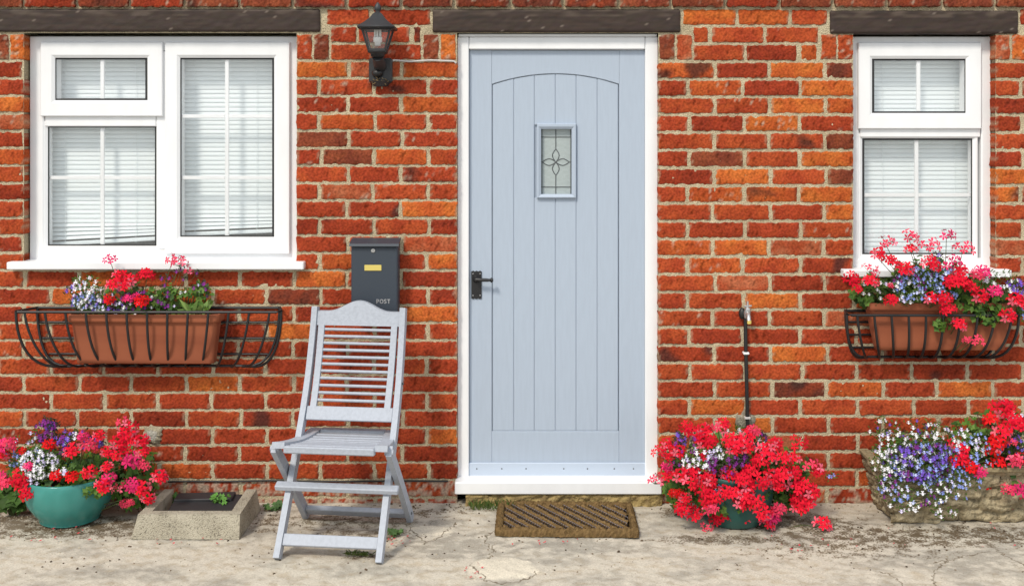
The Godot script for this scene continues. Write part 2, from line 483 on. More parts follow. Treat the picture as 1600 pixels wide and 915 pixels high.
func house() -> void:
	var h := thing("brick_cottage", "red brick cottage front with pale blue door, white windows and brown timber lintels", "house")
	# --- mortar bed: one rough sheet with the openings left out, and the wall's body behind it
	var mb := MB.new()
	var st := .0125
	var gx0 := -2.62; var gx1 := 2.62; var gy0 := -.04; var gy1 := 2.40
	var nx := int((gx1 - gx0) / st); var ny := int((gy1 - gy0) / st)
	var id := PackedInt32Array()
	for j in ny + 1:
		for i in nx + 1:
			var x := lerpf(gx0, gx1, float(i) / nx); var y := lerpf(gy0, gy1, float(j) / ny)
			for o in OPEN:   # snap to the edges of the openings
				for k in 2:
					var ex: float = at(o[k], 300).x
					if absf(x - ex) < st * .5: x = ex
				for k in [2, 3]:
					var ey: float = at(0, o[k]).y
					if absf(y - ey) < st * .5: y = ey
			var z := -.0044 + .0024 * na.get_noise_2d(x * 30, y * 30) + .0022 * na.get_noise_2d(x * 85, y * 85)
			var t := nb.get_noise_2d(x * 5, y * 5); var f := na.get_noise_2d(x * 60, y * 60)
			var c := Color(.62, .53, .36).lerp(Color(.50, .415, .275), clampf(.5 + t, 0, 1)) * (1.0 + f * .14)
			id.append(mb.p(Vector3(x, y, z), c))
	for j in ny:
		for i in nx:
			var a := j * (nx + 1) + i
			var m := (mb.v[id[a]] + mb.v[id[a + nx + 2]]) * .5
			var hole := false
			for o in OPEN:
				if m.x > at(o[0], 0).x and m.x < at(o[1], 0).x and m.y < at(0, o[2]).y and m.y > at(0, o[3]).y: hole = true
			if not hole: mb.qi(id[a], id[a + 1], id[a + nx + 2], id[a + nx + 1])
	var wall := obj("brick_wall", mb, M.mortar, h)
	var core := MB.new()
	core.col = Color(.44, .37, .25)
	var xs := [gx0, at(36, 0).x, at(463, 0).x, at(714, 0).x, at(1029, 0).x, at(1334, 0).x, at(1557, 0).x, gx1]
	for k in [0, 2, 4, 6]: core.abox(Vector3(xs[k] + (.007 if k > 0 else 0.0), gy0, -.26), Vector3(xs[k + 1] - (.007 if k < 6 else 0.0), gy1, -.016), .001)
	for k in 3:
		core.abox(Vector3(xs[k * 2 + 1] - .006, at(0, OPEN[k][2]).y + .004, -.26), Vector3(xs[k * 2 + 2] + .006, gy1, -.016), .001)
		if k != 1: core.abox(Vector3(xs[k * 2 + 1] - .006, gy0, -.26), Vector3(xs[k * 2 + 2] + .006, at(0, OPEN[k][3]).y - .004, -.016), .001)
	obj("wall_core", core, M.mortar, wall)
	# --- bricks
	var list := []   # [u0, u1, w0, w1, n]
	for n in range(-2, 29):
		for side in [0, 1]:
			var lim := [-112.0, 714.0] if side == 0 else [1029.0, 1712.0]
			var yc := row_y(n, 0.0 if side == 0 else 1000.0)
			var cuts := []
			if n < 1:
				lim = [-112.0, 1712.0] if n < 0 else lim
				if side == 1 and n < 0: continue
			if n == 0 or n == 1 or n == 2:
				continue
			var first := 0.0; var pitch := 84.3
			if side == 0: first = 37.0 if n % 2 != 0 else 78.0
			else:
				pitch = 87.0
				first = 1116.0 if n % 2 != 0 else 1076.0
				if n > 18: first += 2.0 + .25 * (n - 18)
			var js := [lim[0]]
			var q := first - ceilf((first - lim[0]) / pitch) * pitch
			while q < lim[1] - 12:
				if q > lim[0] + 12: js.append(q + rng.randf_range(-2.2, 2.2))
				q += pitch
			js.append(lim[1])
			for k in js.size() - 1:
				var a: float = js[k] + (2.9 if k > 0 else 0.0); var b: float = js[k + 1] - (2.9 if k < js.size() - 2 else 0.0)
				var pieces := [[a, b]]
				for o in OPEN:
					if yc > o[2] and yc < o[3]:
						var nw := []
						for p in pieces:
							if p[1] <= o[0] or p[0] >= o[1]: nw.append(p)
							else:
								if p[0] < o[0]: nw.append([p[0], o[0]])
								if p[1] > o[1]: nw.append([o[1], p[1]])
						pieces = nw
				for p in pieces:
					if p[1] - p[0] > 7: list.append([p[0], p[1], yc - 11.6, yc + 11.6, n])
	for s in [[-30, 12], [15, 36], [463.5, 487], [490.5, 513], [662, 685], [688.5, 711.5], [1030.5, 1054], [1058, 1081], [1284, 1307], [1310.5, 1333], [1557.5, 1579], [1582.5, 1606]]:
		list.append([s[0], s[1], 53.5, 92.0, 2])
	for s in [[517, 556, 1], [560, 639, 1], [646.5, 656.5, 1], [517, 581, 2], [585.5, 657, 2], [1084, 1106, 1], [1114, 1193, 1], [1198, 1279, 1], [1085, 1163, 2], [1167.5, 1245, 2], [1253.5, 1277, 2], [-112, -34, 1], [-112, -34, 2], [1611, 1690, 1], [1611, 1690, 2], [511, 576, 0], [581, 672, 0], [1068, 1149.5, 0], [1154.5, 1232.5, 0], [1238, 1292, 0], [1596, 1680, 0], [-112, -6, 0]]:
		var yc := row_y(s[2], s[0])
		list.append([float(s[0]), float(s[1]), yc - 11.6, yc + 11.6, s[2]])
	var special := {"3,503": "orange", "14,691": "orange", "11,670": "orange", "5,1246": "orange", "9,1160": "orange", "13,1160": "orange", "18,457": "orange", "16,120": "orange", "9,1575": "orange", "10,1575": "orange", "3,1311": "dark", "9,1311": "brown", "7,1311": "brown", "8,1118": "brown", "16,457": "dark", "7,503": "brown", "8,548": "brown", "21,1250": "dark", "6,1246": "orange", "4,20": "red", "5,20": "orange", "6,20": "salmon", "19,1250": "orange", "8,1290": "orange", "10,1290": "orange", "15,1250": "deep", "24,690": "orange", "17,690": "orange", "22,330": "orange", "21,330": "orange"}
	var shown := []; var rest := []
	for b in list:
		var vis: float = maxf(0, minf(b[1], 1600) - maxf(b[0], 0)) * maxf(0, minf(b[3], 788) - maxf(b[2], 0))
		# hidden behind sills
		b.append(vis)
	list.sort_custom(func(a, b): return a[5] > b[5])
	var extra := MB.new()
	var kinds := ["plain", "plain", "plain", "plain", "plain", "plain", "red", "red", "red", "red", "deep", "deep", "orange", "warm", "warm", "red", "salmon"]
	var count := 0
	for b in list:
		var n: int = b[4]
		var kind: String = kinds[rng.randi() % kinds.size()]
		if n > 17 and rng.randf() < .6: kind = ["red", "deep", "red", "plain"][rng.randi() % 4]
		for key in special:
			var kk: PackedStringArray = key.split(",")
			if int(kk[0]) == n and float(kk[1]) > b[0] and float(kk[1]) < b[1] and b[3] - b[2] < 30: kind = special[key]
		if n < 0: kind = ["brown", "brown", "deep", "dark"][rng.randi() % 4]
		if b[3] - b[2] > 30: kind = ["salmon", "orange", "brown", "plain"][rng.randi() % 4]
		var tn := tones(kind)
		var sd := rng.randf() * 900.0
		var gain := rng.randf_range(1.02, 1.24)
		var lime := 0.0
		if n == 27 or n == 28: lime = 1.15 if b[0] < 700 else .9
		elif n < 0: lime = .25
		elif rng.randf() < .10: lime = .3
		if b[3] - b[2] > 30: lime = .45
		var burnt := rng.randf() < .06
		var cf := func(x: float, y: float, near: float) -> Color:
			var t := .5 + .9 * na.get_noise_3d(x * 9, y * 13, sd) + .35 * na.get_noise_3d(x * 38, y * 55, sd)
			var c: Color = tn[0].lerp(tn[1], clampf(t, 0, 1)) * gain
			var f := na.get_noise_3d(x * 70, y * 120, sd + 4)
			c *= 1.0 + .16 * f
			if burnt: c = c.lerp(Color(.06, .03, .025), clampf(na.get_noise_3d(x * 7, y * 9, sd + 40) * 2.2 - .5, 0, .8))
			if f < -.62: c *= .55
			var w := na.get_noise_3d(x * 24, y * 34, sd + 70) + .5 * na.get_noise_3d(x * 80, y * 80, sd + 71)
			if lime > 0 and w > 1.0 - lime: c = c.lerp(Color(.50, .42, .32), clampf((w - 1.0 + lime) * 3.0, 0, .75))
			if near > .93 and na.get_noise_3d(x * 45, y * 45, sd + 80) > .15: c = c.lerp(Color(.46, .36, .24), .45)
			return c
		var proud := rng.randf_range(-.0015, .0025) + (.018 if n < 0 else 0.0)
		var lo := at(b[0], b[3]); var hi := at(b[1], b[2])
		hi.z = proud
		var edge := false
		for o in OPEN:
			if absf(b[0] - o[1]) < 3 or absf(b[1] - o[0]) < 3: edge = true
		var wide := hi.x - lo.x
		var tall := hi.y - lo.y
		var nxx := maxi(5, int(wide / .0095)); var nyy := maxi(6, int(tall / .0095))
		var one: bool = count < 300 and b[5] > 10
		var bm: MB = MB.new() if one else extra
		relief(bm, lo, hi, nxx, nyy, .0035, .115 if edge else .03, .0012, .0036, .45 if rng.randf() < .4 else .2, cf, sd)
		if one:
			obj("brick", bm, M.brick, wall)
			count += 1
	tag(obj("brick", extra, M.brick, wall), "", "", "", "stuff")
	# --- mortar patch where a pipe once came through
	var pm := MB.new()
	var cp := at(238, 678)
	var pr := []
	for ringi in 5:
		var rr := [.0, .022, .03, .042, .05][ringi] as float
		var row := []
		for k in 22:
			var a := TAU * k / 22
			var r2 := rr * (1.0 + .28 * na.get_noise_2d(cos(a) * 1.6 + 4, sin(a) * 1.6) + (.12 * na.get_noise_2d(cos(a) * 6, sin(a) * 6)))
			var pt := cp + Vector3(cos(a) * r2, sin(a) * r2 * .85, [.016, .016, .012, .011, -.004][ringi] + .002 * na.get_noise_2d(a * 3, rr * 90))
			row.append(pm.p(pt, Color(.50, .47, .40) if ringi < 2 else Color(.44, .38, .27) * (1.0 + .25 * na.get_noise_2d(a * 5, rr * 200))))
		if ringi > 0:
			for k in 22: pm.qi(pr[k], row[k], row[(k + 1) % 22], pr[(k + 1) % 22])
		pr = row
	obj("mortar_patch", pm, M.mortar, wall)
	# --- timber lintels
	for l in [[-4.0, 500.0, 13.5, 49.0], [676.0, 1063.0, 14.0, 50.0], [1297.5, 1591.0, 16.0, 52.0]]:
		var lm := MB.new()
		var sd2 := rng.randf() * 300
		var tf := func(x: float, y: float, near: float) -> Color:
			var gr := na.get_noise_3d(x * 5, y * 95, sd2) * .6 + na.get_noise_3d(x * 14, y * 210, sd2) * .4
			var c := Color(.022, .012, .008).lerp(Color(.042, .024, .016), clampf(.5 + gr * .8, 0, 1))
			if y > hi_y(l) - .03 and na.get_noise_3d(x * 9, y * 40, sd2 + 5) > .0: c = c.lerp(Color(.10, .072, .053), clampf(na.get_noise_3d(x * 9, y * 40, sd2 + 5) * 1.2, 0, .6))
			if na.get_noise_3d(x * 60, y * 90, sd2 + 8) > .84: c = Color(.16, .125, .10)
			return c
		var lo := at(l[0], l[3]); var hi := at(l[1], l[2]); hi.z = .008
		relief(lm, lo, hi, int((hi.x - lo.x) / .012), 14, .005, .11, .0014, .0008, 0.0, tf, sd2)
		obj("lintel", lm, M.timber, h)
	window_wide(h)
	window_narrow(h)
	door(h)
	# --- rooms behind the openings
	var rm := MB.new()
	rm.abox(Vector3(-2.7, -.12, -3.2), Vector3(2.7, -.045, -.27), .001)
	tag(obj("room_floor", rm, M.room), "", "", "", "structure")
	rm = MB.new(); rm.abox(Vector3(-2.7, 2.41, -3.2), Vector3(2.7, 2.5, .0), .001)
	tag(obj("room_ceiling", rm, M.room), "", "", "", "structure")
	rm = MB.new(); rm.abox(Vector3(-2.7, -.04, -3.3), Vector3(2.7, 2.405, -3.2), .001)
	tag(obj("room_wall", rm, M.room), "", "", "", "structure")
	for s in [-1.0, 1.0]:
		rm = MB.new(); rm.abox(Vector3(s * 2.70 - .04, -.04, -3.195), Vector3(s * 2.70 + .04, 2.405, -.005), .001)
		tag(obj("room_wall", rm, M.room), "", "", "", "structure")

func hi_y(l: Array) -> float:
	return at(0, l[2]).y

# a rectangular ring of four mitred bars, coordinates surveyed at depth zf; section: outer rect, inner rect, front z, back z, chamfer toward the glass
func ring4(mb: MB, o: Array, i: Array, zf: float, zb: float, cham := .006) -> void:
	var O := [at(o[0], o[3], zf), at(o[1], o[3], zf), at(o[1], o[2], zf), at(o[0], o[2], zf)]
	var I := [at(i[0], i[3], zf), at(i[1], i[3], zf), at(i[1], i[2], zf), at(i[0], i[2], zf)]
	var sg := [Vector3(1, 1, 0), Vector3(-1, 1, 0), Vector3(-1, -1, 0), Vector3(1, -1, 0)]
	for k in 4:
		var l := (k + 1) % 4
		var oa: Vector3 = O[k]; var ob: Vector3 = O[l]; var ia: Vector3 = I[k]; var ib: Vector3 = I[l]
		var e: float = .003
		var oa2: Vector3 = oa + sg[k] * e; var ob2: Vector3 = ob + sg[l] * e
		var ia2: Vector3 = ia - sg[k] * cham * 1.6; var ib2: Vector3 = ib - sg[l] * cham * 1.6
		mb.quad(oa2, ob2, ib2, ia2)                                                            # front
		var dz := Vector3(0, 0, zf - zb)
		mb.quad(oa - Vector3(0, 0, e), ob - Vector3(0, 0, e), ob2, oa2)                         # outer arris
		mb.quad(oa - dz, ob - dz, ob - Vector3(0, 0, e), oa - Vector3(0, 0, e))                 # outer side
		mb.quad(ia2, ib2, ib - Vector3(0, 0, cham), ia - Vector3(0, 0, cham))                   # chamfer to the glass
		mb.quad(ia - Vector3(0, 0, cham), ib - Vector3(0, 0, cham), ib - dz, ia - dz)
		mb.quad(ob - dz, oa - dz, ia - dz, ib - dz)

func rect_mesh(u0: float, u1: float, w0: float, w1: float, zb: float, zf: float, bev := .002) -> MB:
	var mb := MB.new()
	var a := at(u0, w1, zf); var b := at(u1, w0, zf)
	mb.abox(Vector3(a.x, a.y, zb), Vector3(b.x, b.y, zf), bev)
	return mb

func pane_set(w: Node, g: Array, vbar: float, hbars: Array, zg: float) -> void:
	var p := obj("pane", rect_mesh(g[0] - 3, g[1] + 3, g[2] - 3, g[3] + 3, zg - .004, zg, .0005), M.glass, w)
	var k := MB.new()
	ring4(k, [g[0] - 5, g[1] + 5, g[2] - 5, g[3] + 5], [g[0] + 2.8, g[1] - 2.8, g[2] + 2.8, g[3] - 2.8], zg + .004, zg + .0005, .0015)
	obj("gasket", k, M.gasket, w)
	obj("glazing_bar", rect_mesh(vbar - 3.1, vbar + 3.1, g[2] - 2, g[3] + 2, zg - .014, zg - .0045, .002), M.plastic, w)
	for hb in hbars:
		obj("glazing_bar", rect_mesh(g[0] - 2, vbar - 3.2, hb - 2.9, hb + 2.9, zg - .014, zg - .0045, .002), M.plastic, w)
		obj("glazing_bar", rect_mesh(vbar + 3.2, g[1] + 2, hb - 2.9, hb + 2.9, zg - .014, zg - .0045, .002), M.plastic, w)

func window_wide(h: Node) -> void:
	var w := Node3D.new(); w.name = "window"; h.add_child(w, true)
	w.set_meta("label", "wide white window with three panes")
	var zf := -.06
	var f := MB.new()
	ring4(f, [45.5, 466, 56, 408], [68, 444, 78, 390], zf, -.125, .004)
	obj("frame", f, M.plastic, w)
	obj("mullion", rect_mesh(243.5, 268, 79, 389, -.125, zf + .001, .004), M.plastic, w)
	obj("transom", rect_mesh(69, 243, 176, 197, -.125, zf + .001, .004), M.plastic, w)
	var fx := MB.new(); ring4(fx, [66, 250, 188, 394], [73, 244, 196, 384], -.064, -.12, .007); obj("bead", fx, M.plastic, w)
	var s1 := MB.new(); ring4(s1, [62, 253, 65, 181], [84, 229, 89.5, 156], -.043, -.12, .008); obj("casement", s1, M.plastic, w)
	var s2 := MB.new(); ring4(s2, [257, 452, 65, 396], [280, 427.5, 89.5, 370], -.043, -.12, .008); obj("casement", s2, M.plastic, w)
	pane_set(w, [84, 229, 89.5, 156], 159, [], -.060)
	pane_set(w, [73, 244, 196, 384], 159, [277], -.076)
	pane_set(w, [280, 427.5, 89.5, 370], 354, [181, 277], -.060)
	var sm := MB.new()
	var a := at(9, 421, .045); var b := at(474, 409, .045)
	sm.abox(Vector3(a.x, a.y, -.12), Vector3(b.x, b.y, .045), .004)
	obj("sill", sm, M.plastic, w)

func window_narrow(h: Node) -> void:
	var w := Node3D.new(); w.name = "window"; h.add_child(w, true)
	w.set_meta("label", "narrow white window with two panes")
	var zf := -.06
	var f := MB.new()
	ring4(f, [1332.5, 1549, 56.5, 420], [1343, 1534, 78, 403], zf, -.125, .004)
	obj("frame", f, M.plastic, w)
	obj("transom", rect_mesh(1344, 1533, 197, 214, -.125, zf + .001, .004), M.plastic, w)
	var fx := MB.new(); ring4(fx, [1341, 1529, 207, 406], [1348.5, 1521, 215.5, 397], -.064, -.12, .007); obj("bead", fx, M.plastic, w)
	var s1 := MB.new(); ring4(s1, [1342, 1534.5, 66, 200.5], [1364, 1511, 91, 176], -.043, -.12, .008); obj("casement", s1, M.plastic, w)
	pane_set(w, [1364, 1511, 91, 176], 1436, [], -.060)
	pane_set(w, [1348.5, 1521, 215.5, 397], 1433, [304], -.076)
	var sm := MB.new()
	var a := at(1319, 433, .045); var b := at(1582, 421, .045)
	sm.abox(Vector3(a.x, a.y, -.12), Vector3(b.x, b.y, .045), .004)
	obj("sill", sm, M.plastic, w)

func door(h: Node) -> void:
	var fr := Node3D.new(); fr.name = "door_frame"; h.add_child(fr, true)
	obj("jamb", rect_mesh(714.2, 732.5, 57, 757, -.13, -.035, .004), M.plastic, fr)
	obj("jamb", rect_mesh(1008.5, 1028.8, 57, 757, -.13, -.035, .004), M.plastic, fr)
	obj("head", rect_mesh(733, 1008, 57, 76.5, -.13, -.035, .004), M.plastic, fr)
	obj("head_strip", rect_mesh(716, 1027, 52, 56.5, -.11, -.028, .002), M.plastic, fr)
	var sm := MB.new()
	var a := at(710.5, 772, .05); var b := at(1034.5, 753, .05)
	sm.abox(Vector3(a.x, a.y, -.13), Vector3(b.x, b.y, .05), .004)
	obj("sill", sm, M.plastic, fr)
	# weathered stone under the sill
	var ts := MB.new()
	var sf := func(x: float, y: float, near: float) -> Color:
		var t := na.get_noise_2d(x * 14, y * 90) + .5 * na.get_noise_2d(x * 60, y * 120)
		return Color(.40, .30, .13).lerp(Color(.17, .12, .06), clampf(.35 + t * .8, 0, 1))
	var lo := Vector3(at(728, 0).x, -.03, 0); var hi := Vector3(at(1034, 0).x, at(0, 772, .04).y - .001, .036)
	relief(ts, lo, hi, 70, 8, .004, .05, .012, .003, .5, sf, 5.0)
	obj("threshold_stone", ts, M.stone, fr)
	# --- leaf
	var d := Node3D.new(); d.name = "door"; h.add_child(d, true)
	d.set_meta("label", "pale blue boarded door with small leaded light")
	var zf := -.058
	var x0 := at(733.3, 0, zf).x; var x1 := at(1007.7, 0, zf).x; var y0 := at(0, 746, zf).y; var y1 := at(0, 77.5, zf).y
	var gx0 := at(768.5, 0, zf).x; var gx1 := at(967.5, 0, zf).x; var gb := at(0, 673, zf).y; var ge := at(0, 131, zf).y; var gt := at(0, 114.5, zf).y
	var arch := func(x: float) -> float:
		var t := (x - gx0) / (gx1 - gx0) * 2.0 - 1.0
		return ge + (gt - ge) * (1.0 - t * t)
	var wx0 := at(840, 0, zf).x; var wx1 := at(899, 0, zf).x; var wy0 := at(0, 308, zf).y; var wy1 := at(0, 194, zf).y
	var back := MB.new()
	back.abox(Vector3(x0, y0, -.10), Vector3(wx0, y1, -.072), .001)
	back.abox(Vector3(wx1, y0, -.10), Vector3(x1, y1, -.072), .001)
	back.abox(Vector3(wx0, y0, -.10), Vector3(wx1, wy0, -.072), .001)
	back.abox(Vector3(wx0, wy1, -.10), Vector3(wx1, y1, -.072), .001)
	obj("core", back, M.paint, d)
	var st := MB.new()   # stiles and rails round the boarded field
	st.abox(Vector3(x0, y0, -.0715), Vector3(gx0, y1, zf), .002)
	st.abox(Vector3(gx1, y0, -.0715), Vector3(x1, y1, zf), .002)
	st.abox(Vector3(gx0 + .0002, y0, -.0715), Vector3(gx1 - .0002, gb, zf), .002)
	var seg := 28
	for k in seg:
		var xa := lerpf(gx0, gx1, float(k) / seg); var xb := lerpf(gx0, gx1, float(k + 1) / seg)
		var ya: float = arch.call(xa); var yb: float = arch.call(xb)
		var e := .0025
		st.quad(Vector3(xa, ya + e, zf), Vector3(xb, yb + e, zf), Vector3(xb, y1 - .002, zf), Vector3(xa, y1 - .002, zf))
		st.quad(Vector3(xa, ya, zf - e), Vector3(xb, yb, zf - e), Vector3(xb, yb + e, zf), Vector3(xa, ya + e, zf))
		st.quad(Vector3(xa, ya, -.0715), Vector3(xb, yb, -.0715), Vector3(xb, yb, zf - e), Vector3(xa, ya, zf - e))
	obj("surround", st, M.paint, d)
	var cuts := [769.5, 802.8, 835.2, 868.0, 900.6, 933.6, 966.5]
	for k in 6:
		var pm := MB.new()
		var pa := at(cuts[k], 0, zf).x + .0004; var pb := at(cuts[k + 1], 0, zf).x - .0004
		var zp := zf - .0045
		var e := .0035
		var spans := [[gb + .002, -1.0]]
		if k == 2 or k == 3: spans = [[gb + .002, wy0], [wy1, -1.0]]
		for s in spans:
			var yl: float = s[0]
			var ta: float = (arch.call(pa) - .0018) if s[1] < 0 else s[1]
			var tb: float = (arch.call(pb) - .0018) if s[1] < 0 else s[1]
			pm.quad(Vector3(pa + e, yl, zp), Vector3(pb - e, yl, zp), Vector3(pb - e, tb, zp), Vector3(pa + e, ta, zp))
			pm.quad(Vector3(pa, yl, zp - e * .7), Vector3(pa + e, yl, zp), Vector3(pa + e, ta, zp), Vector3(pa, ta, zp - e * .7))
			pm.quad(Vector3(pb - e, yl, zp), Vector3(pb, yl, zp - e * .7), Vector3(pb, tb, zp - e * .7), Vector3(pb - e, tb, zp))
			pm.quad(Vector3(pa, yl, -.0715), Vector3(pb, yl, -.0715), Vector3(pb - e, yl, zp), Vector3(pa + e, yl, zp))
			pm.quad(Vector3(pa + e, ta, zp), Vector3(pb - e, tb, zp), Vector3(pb, tb, -.0715), Vector3(pa, ta, -.0715))
		obj("plank", pm, M.paint, d)
	# leaded light
	var mo := MB.new(); ring4(mo, [839, 900.5, 192.5, 309], [845.5, 893.5, 201, 303], zf + .012, -.09, .007); obj("moulding", mo, M.paint, d)
	obj("pane", rect_mesh(844, 895, 199, 304.5, -.082, -.078, .0005), M.obscure, d)
	var ld := MB.new()
	var zl := -.0775
	var ln := func(pts: Array) -> void:
		var pp := []
		for q in pts: pp.append(at(q[0], q[1], zl))
		ld.tube(pp, .0022, 6, false)
	ln.call([[868.5, 200], [868.5, 232]]); ln.call([[868.5, 273], [868.5, 304]])
	ln.call([[845, 213.5], [894, 213.5]]); ln.call([[845, 291.5], [894, 291.5]])
	ln.call([[845, 252.5], [848, 252.5]]); ln.call([[890, 252.5], [894, 252.5]])
	ln.call([[847, 200], [847, 304]]); ln.call([[892, 200], [892, 304]])
	for q in [[1, 0], [-1, 0], [0, 1], [0, -1]]:
		for s in [-1, 1]:
			var pts := []
			for k in 9:
				var t := k / 8.0
				var r: float = sin(t * PI) * 5.2 * s
				pts.append([868.5 + q[0] * t * 21.0 + q[1] * r, 252.5 + q[1] * t * 20.5 + q[0] * r])
			ln.call(pts)
	obj("lead_came", ld, M.lead, d)
	# weatherboard with its nails
	var wb := rect_mesh(732, 1009, 722.5, 745, -.058, -.046, .003)
	var wbo := obj("weatherboard", wb, M.paint_board, d)
	for u in [745, 784, 822, 881, 918, 960, 990]:
		var nm := MB.new(); nm.ball(at(u, 731.5, -.046), Vector3(.0035, .0035, .002), 8, 4); obj("nail", nm, M.lead, wbo)
	# handle
	var hp := MB.new()
	var hpts := []
	var za := -.058; var zb := -.053
	var top := []; var bot := []
	for k in 13:
		var u := lerpf(736.5, 752.5, k / 12.0)
		top.append(at(u, 423.0 + .7 * cos(k * 1.57), zb)); bot.append(at(u, 466.0 - .7 * cos(k * 1.57), zb))
	for k in 12: hp.quad(bot[k], bot[k + 1], top[k + 1], top[k])
	var rim: Array = bot.duplicate(); var tr: Array = top.duplicate(); tr.reverse(); rim.append_array(tr)
	for k in rim.size():
		var q1: Vector3 = rim[k]; var q2: Vector3 = rim[(k + 1) % rim.size()]
		hp.quad(q1 - Vector3(0, 0, .006), q2 - Vector3(0, 0, .006), q2, q1)
	var hd := obj("handle", hp, M.iron, d)
	var rs := MB.new()
	var c0 := at(744.5, 435, zb)
	rs.tube([c0, c0 + Vector3(0, 0, .006), c0 + Vector3(0, 0, .012), c0 + Vector3(0, 0, .03)], [.017, .017, .011, .009], 16)
	obj("rose", rs, M.iron, hd)
	var lv := MB.new()
	lv.tube([c0 + Vector3(-.002, 0, .03), c0 + Vector3(.02, 0, .034), c0 + Vector3(.05, -.001, .034), c0 + Vector3(.063, -.001, .034)], [.0085, .0085, .0075, .006], 10)
	lv.ball(c0 + Vector3(.069, -.001, .034), Vector3(.008, .0115, .0115), 12, 8)
	obj("lever", lv, M.iron, hd)
	for q in [[739, 427], [750, 427], [739, 461], [750, 461]]:
		var sc := MB.new(); sc.ball(at(q[0], q[1], zb), Vector3(.0028, .0028, .0015), 8, 4); obj("screw", sc, M.silver, hd)
	var kh := MB.new(); kh.tube([at(744.5, 455, zb), at(744.5, 455, zb) + Vector3(0, 0, .003)], .008, 12); obj("keyhole_cover", kh, M.iron, hd)

func blinds() -> void:
	# [u0, u1, top, bottom, tilt of the last slats, label]
	for b in [[66.0, 250.0, 82.0, 378.0, .055, "white venetian blind with crooked bottom rail behind the wide window's paired panes"], [273.0, 434.0, 82.0, 364.0, .04, "white venetian blind behind the tall opening casement of the wide window"], [1341.0, 1529.0, 84.0, 402.0, 0.0, "white venetian blind behind the narrow window"]]:
		var z := -.155
		var a := at(b[0], b[3], z); var c := at(b[1], b[2], z)
		var t := thing("venetian_blind", b[5], "blind", Vector3((a.x + c.x) * .5, c.y, z), 0, "venetian blinds in the windows")
		var wdt := c.x - a.x; var hgt := c.y - a.y
		var hr := MB.new(); hr.abox(Vector3(-wdt * .5, 0, -.02), Vector3(wdt * .5, .03, .02), .002); obj("headrail", hr, M.slat, t)
		var sl := MB.new()
		var prev := []
		for k in 6:   # curved slat
			var s := k / 5.0 - .5
			var row := []
			for e in [-.5, .5]:
				row.append(sl.p(Vector3(e * wdt, s * .0236, .003 * (1 - 4 * s * s) - s * .0065)))
			if k > 0: sl.qi(prev[0], prev[1], row[1], row[0])
			prev = row
		var msh := sl.mesh()
		var n := int(hgt / .0205)
		for k in n:
			var o := obj("slat", msh, M.slat, t)
			var left := n - 1 - k
			o.position = Vector3(0, -.012 - k * .0205, 0)
			o.rotation.x = rng.randf_range(-.03, .03)
			if left < 4 and b[4] > 0:
				o.rotation.z = b[4] * (4 - left) / 4.0
				o.position.y += .006 * (4 - left) * .5
				o.rotation.x -= .3
			else: o.rotation.z = rng.randf_range(-.0012, .0012)
		var br := MB.new(); br.abox(Vector3(-wdt * .5, -.009, -.012), Vector3(wdt * .5, .009, .012), .003)
		var bo := obj("bottom_rail", br, M.slat, t)
		bo.position = Vector3(0, -.012 - n * .0205 + (.004 if b[4] > 0 else 0.0), 0); bo.rotation.z = b[4]
		for s in [-.3, .3]:
			var cd := MB.new(); cd.tube([Vector3(s * wdt, 0, .0105), Vector3(s * wdt, -hgt, .0105)], .0012, 5); obj("cord", cd, M.slat, t)

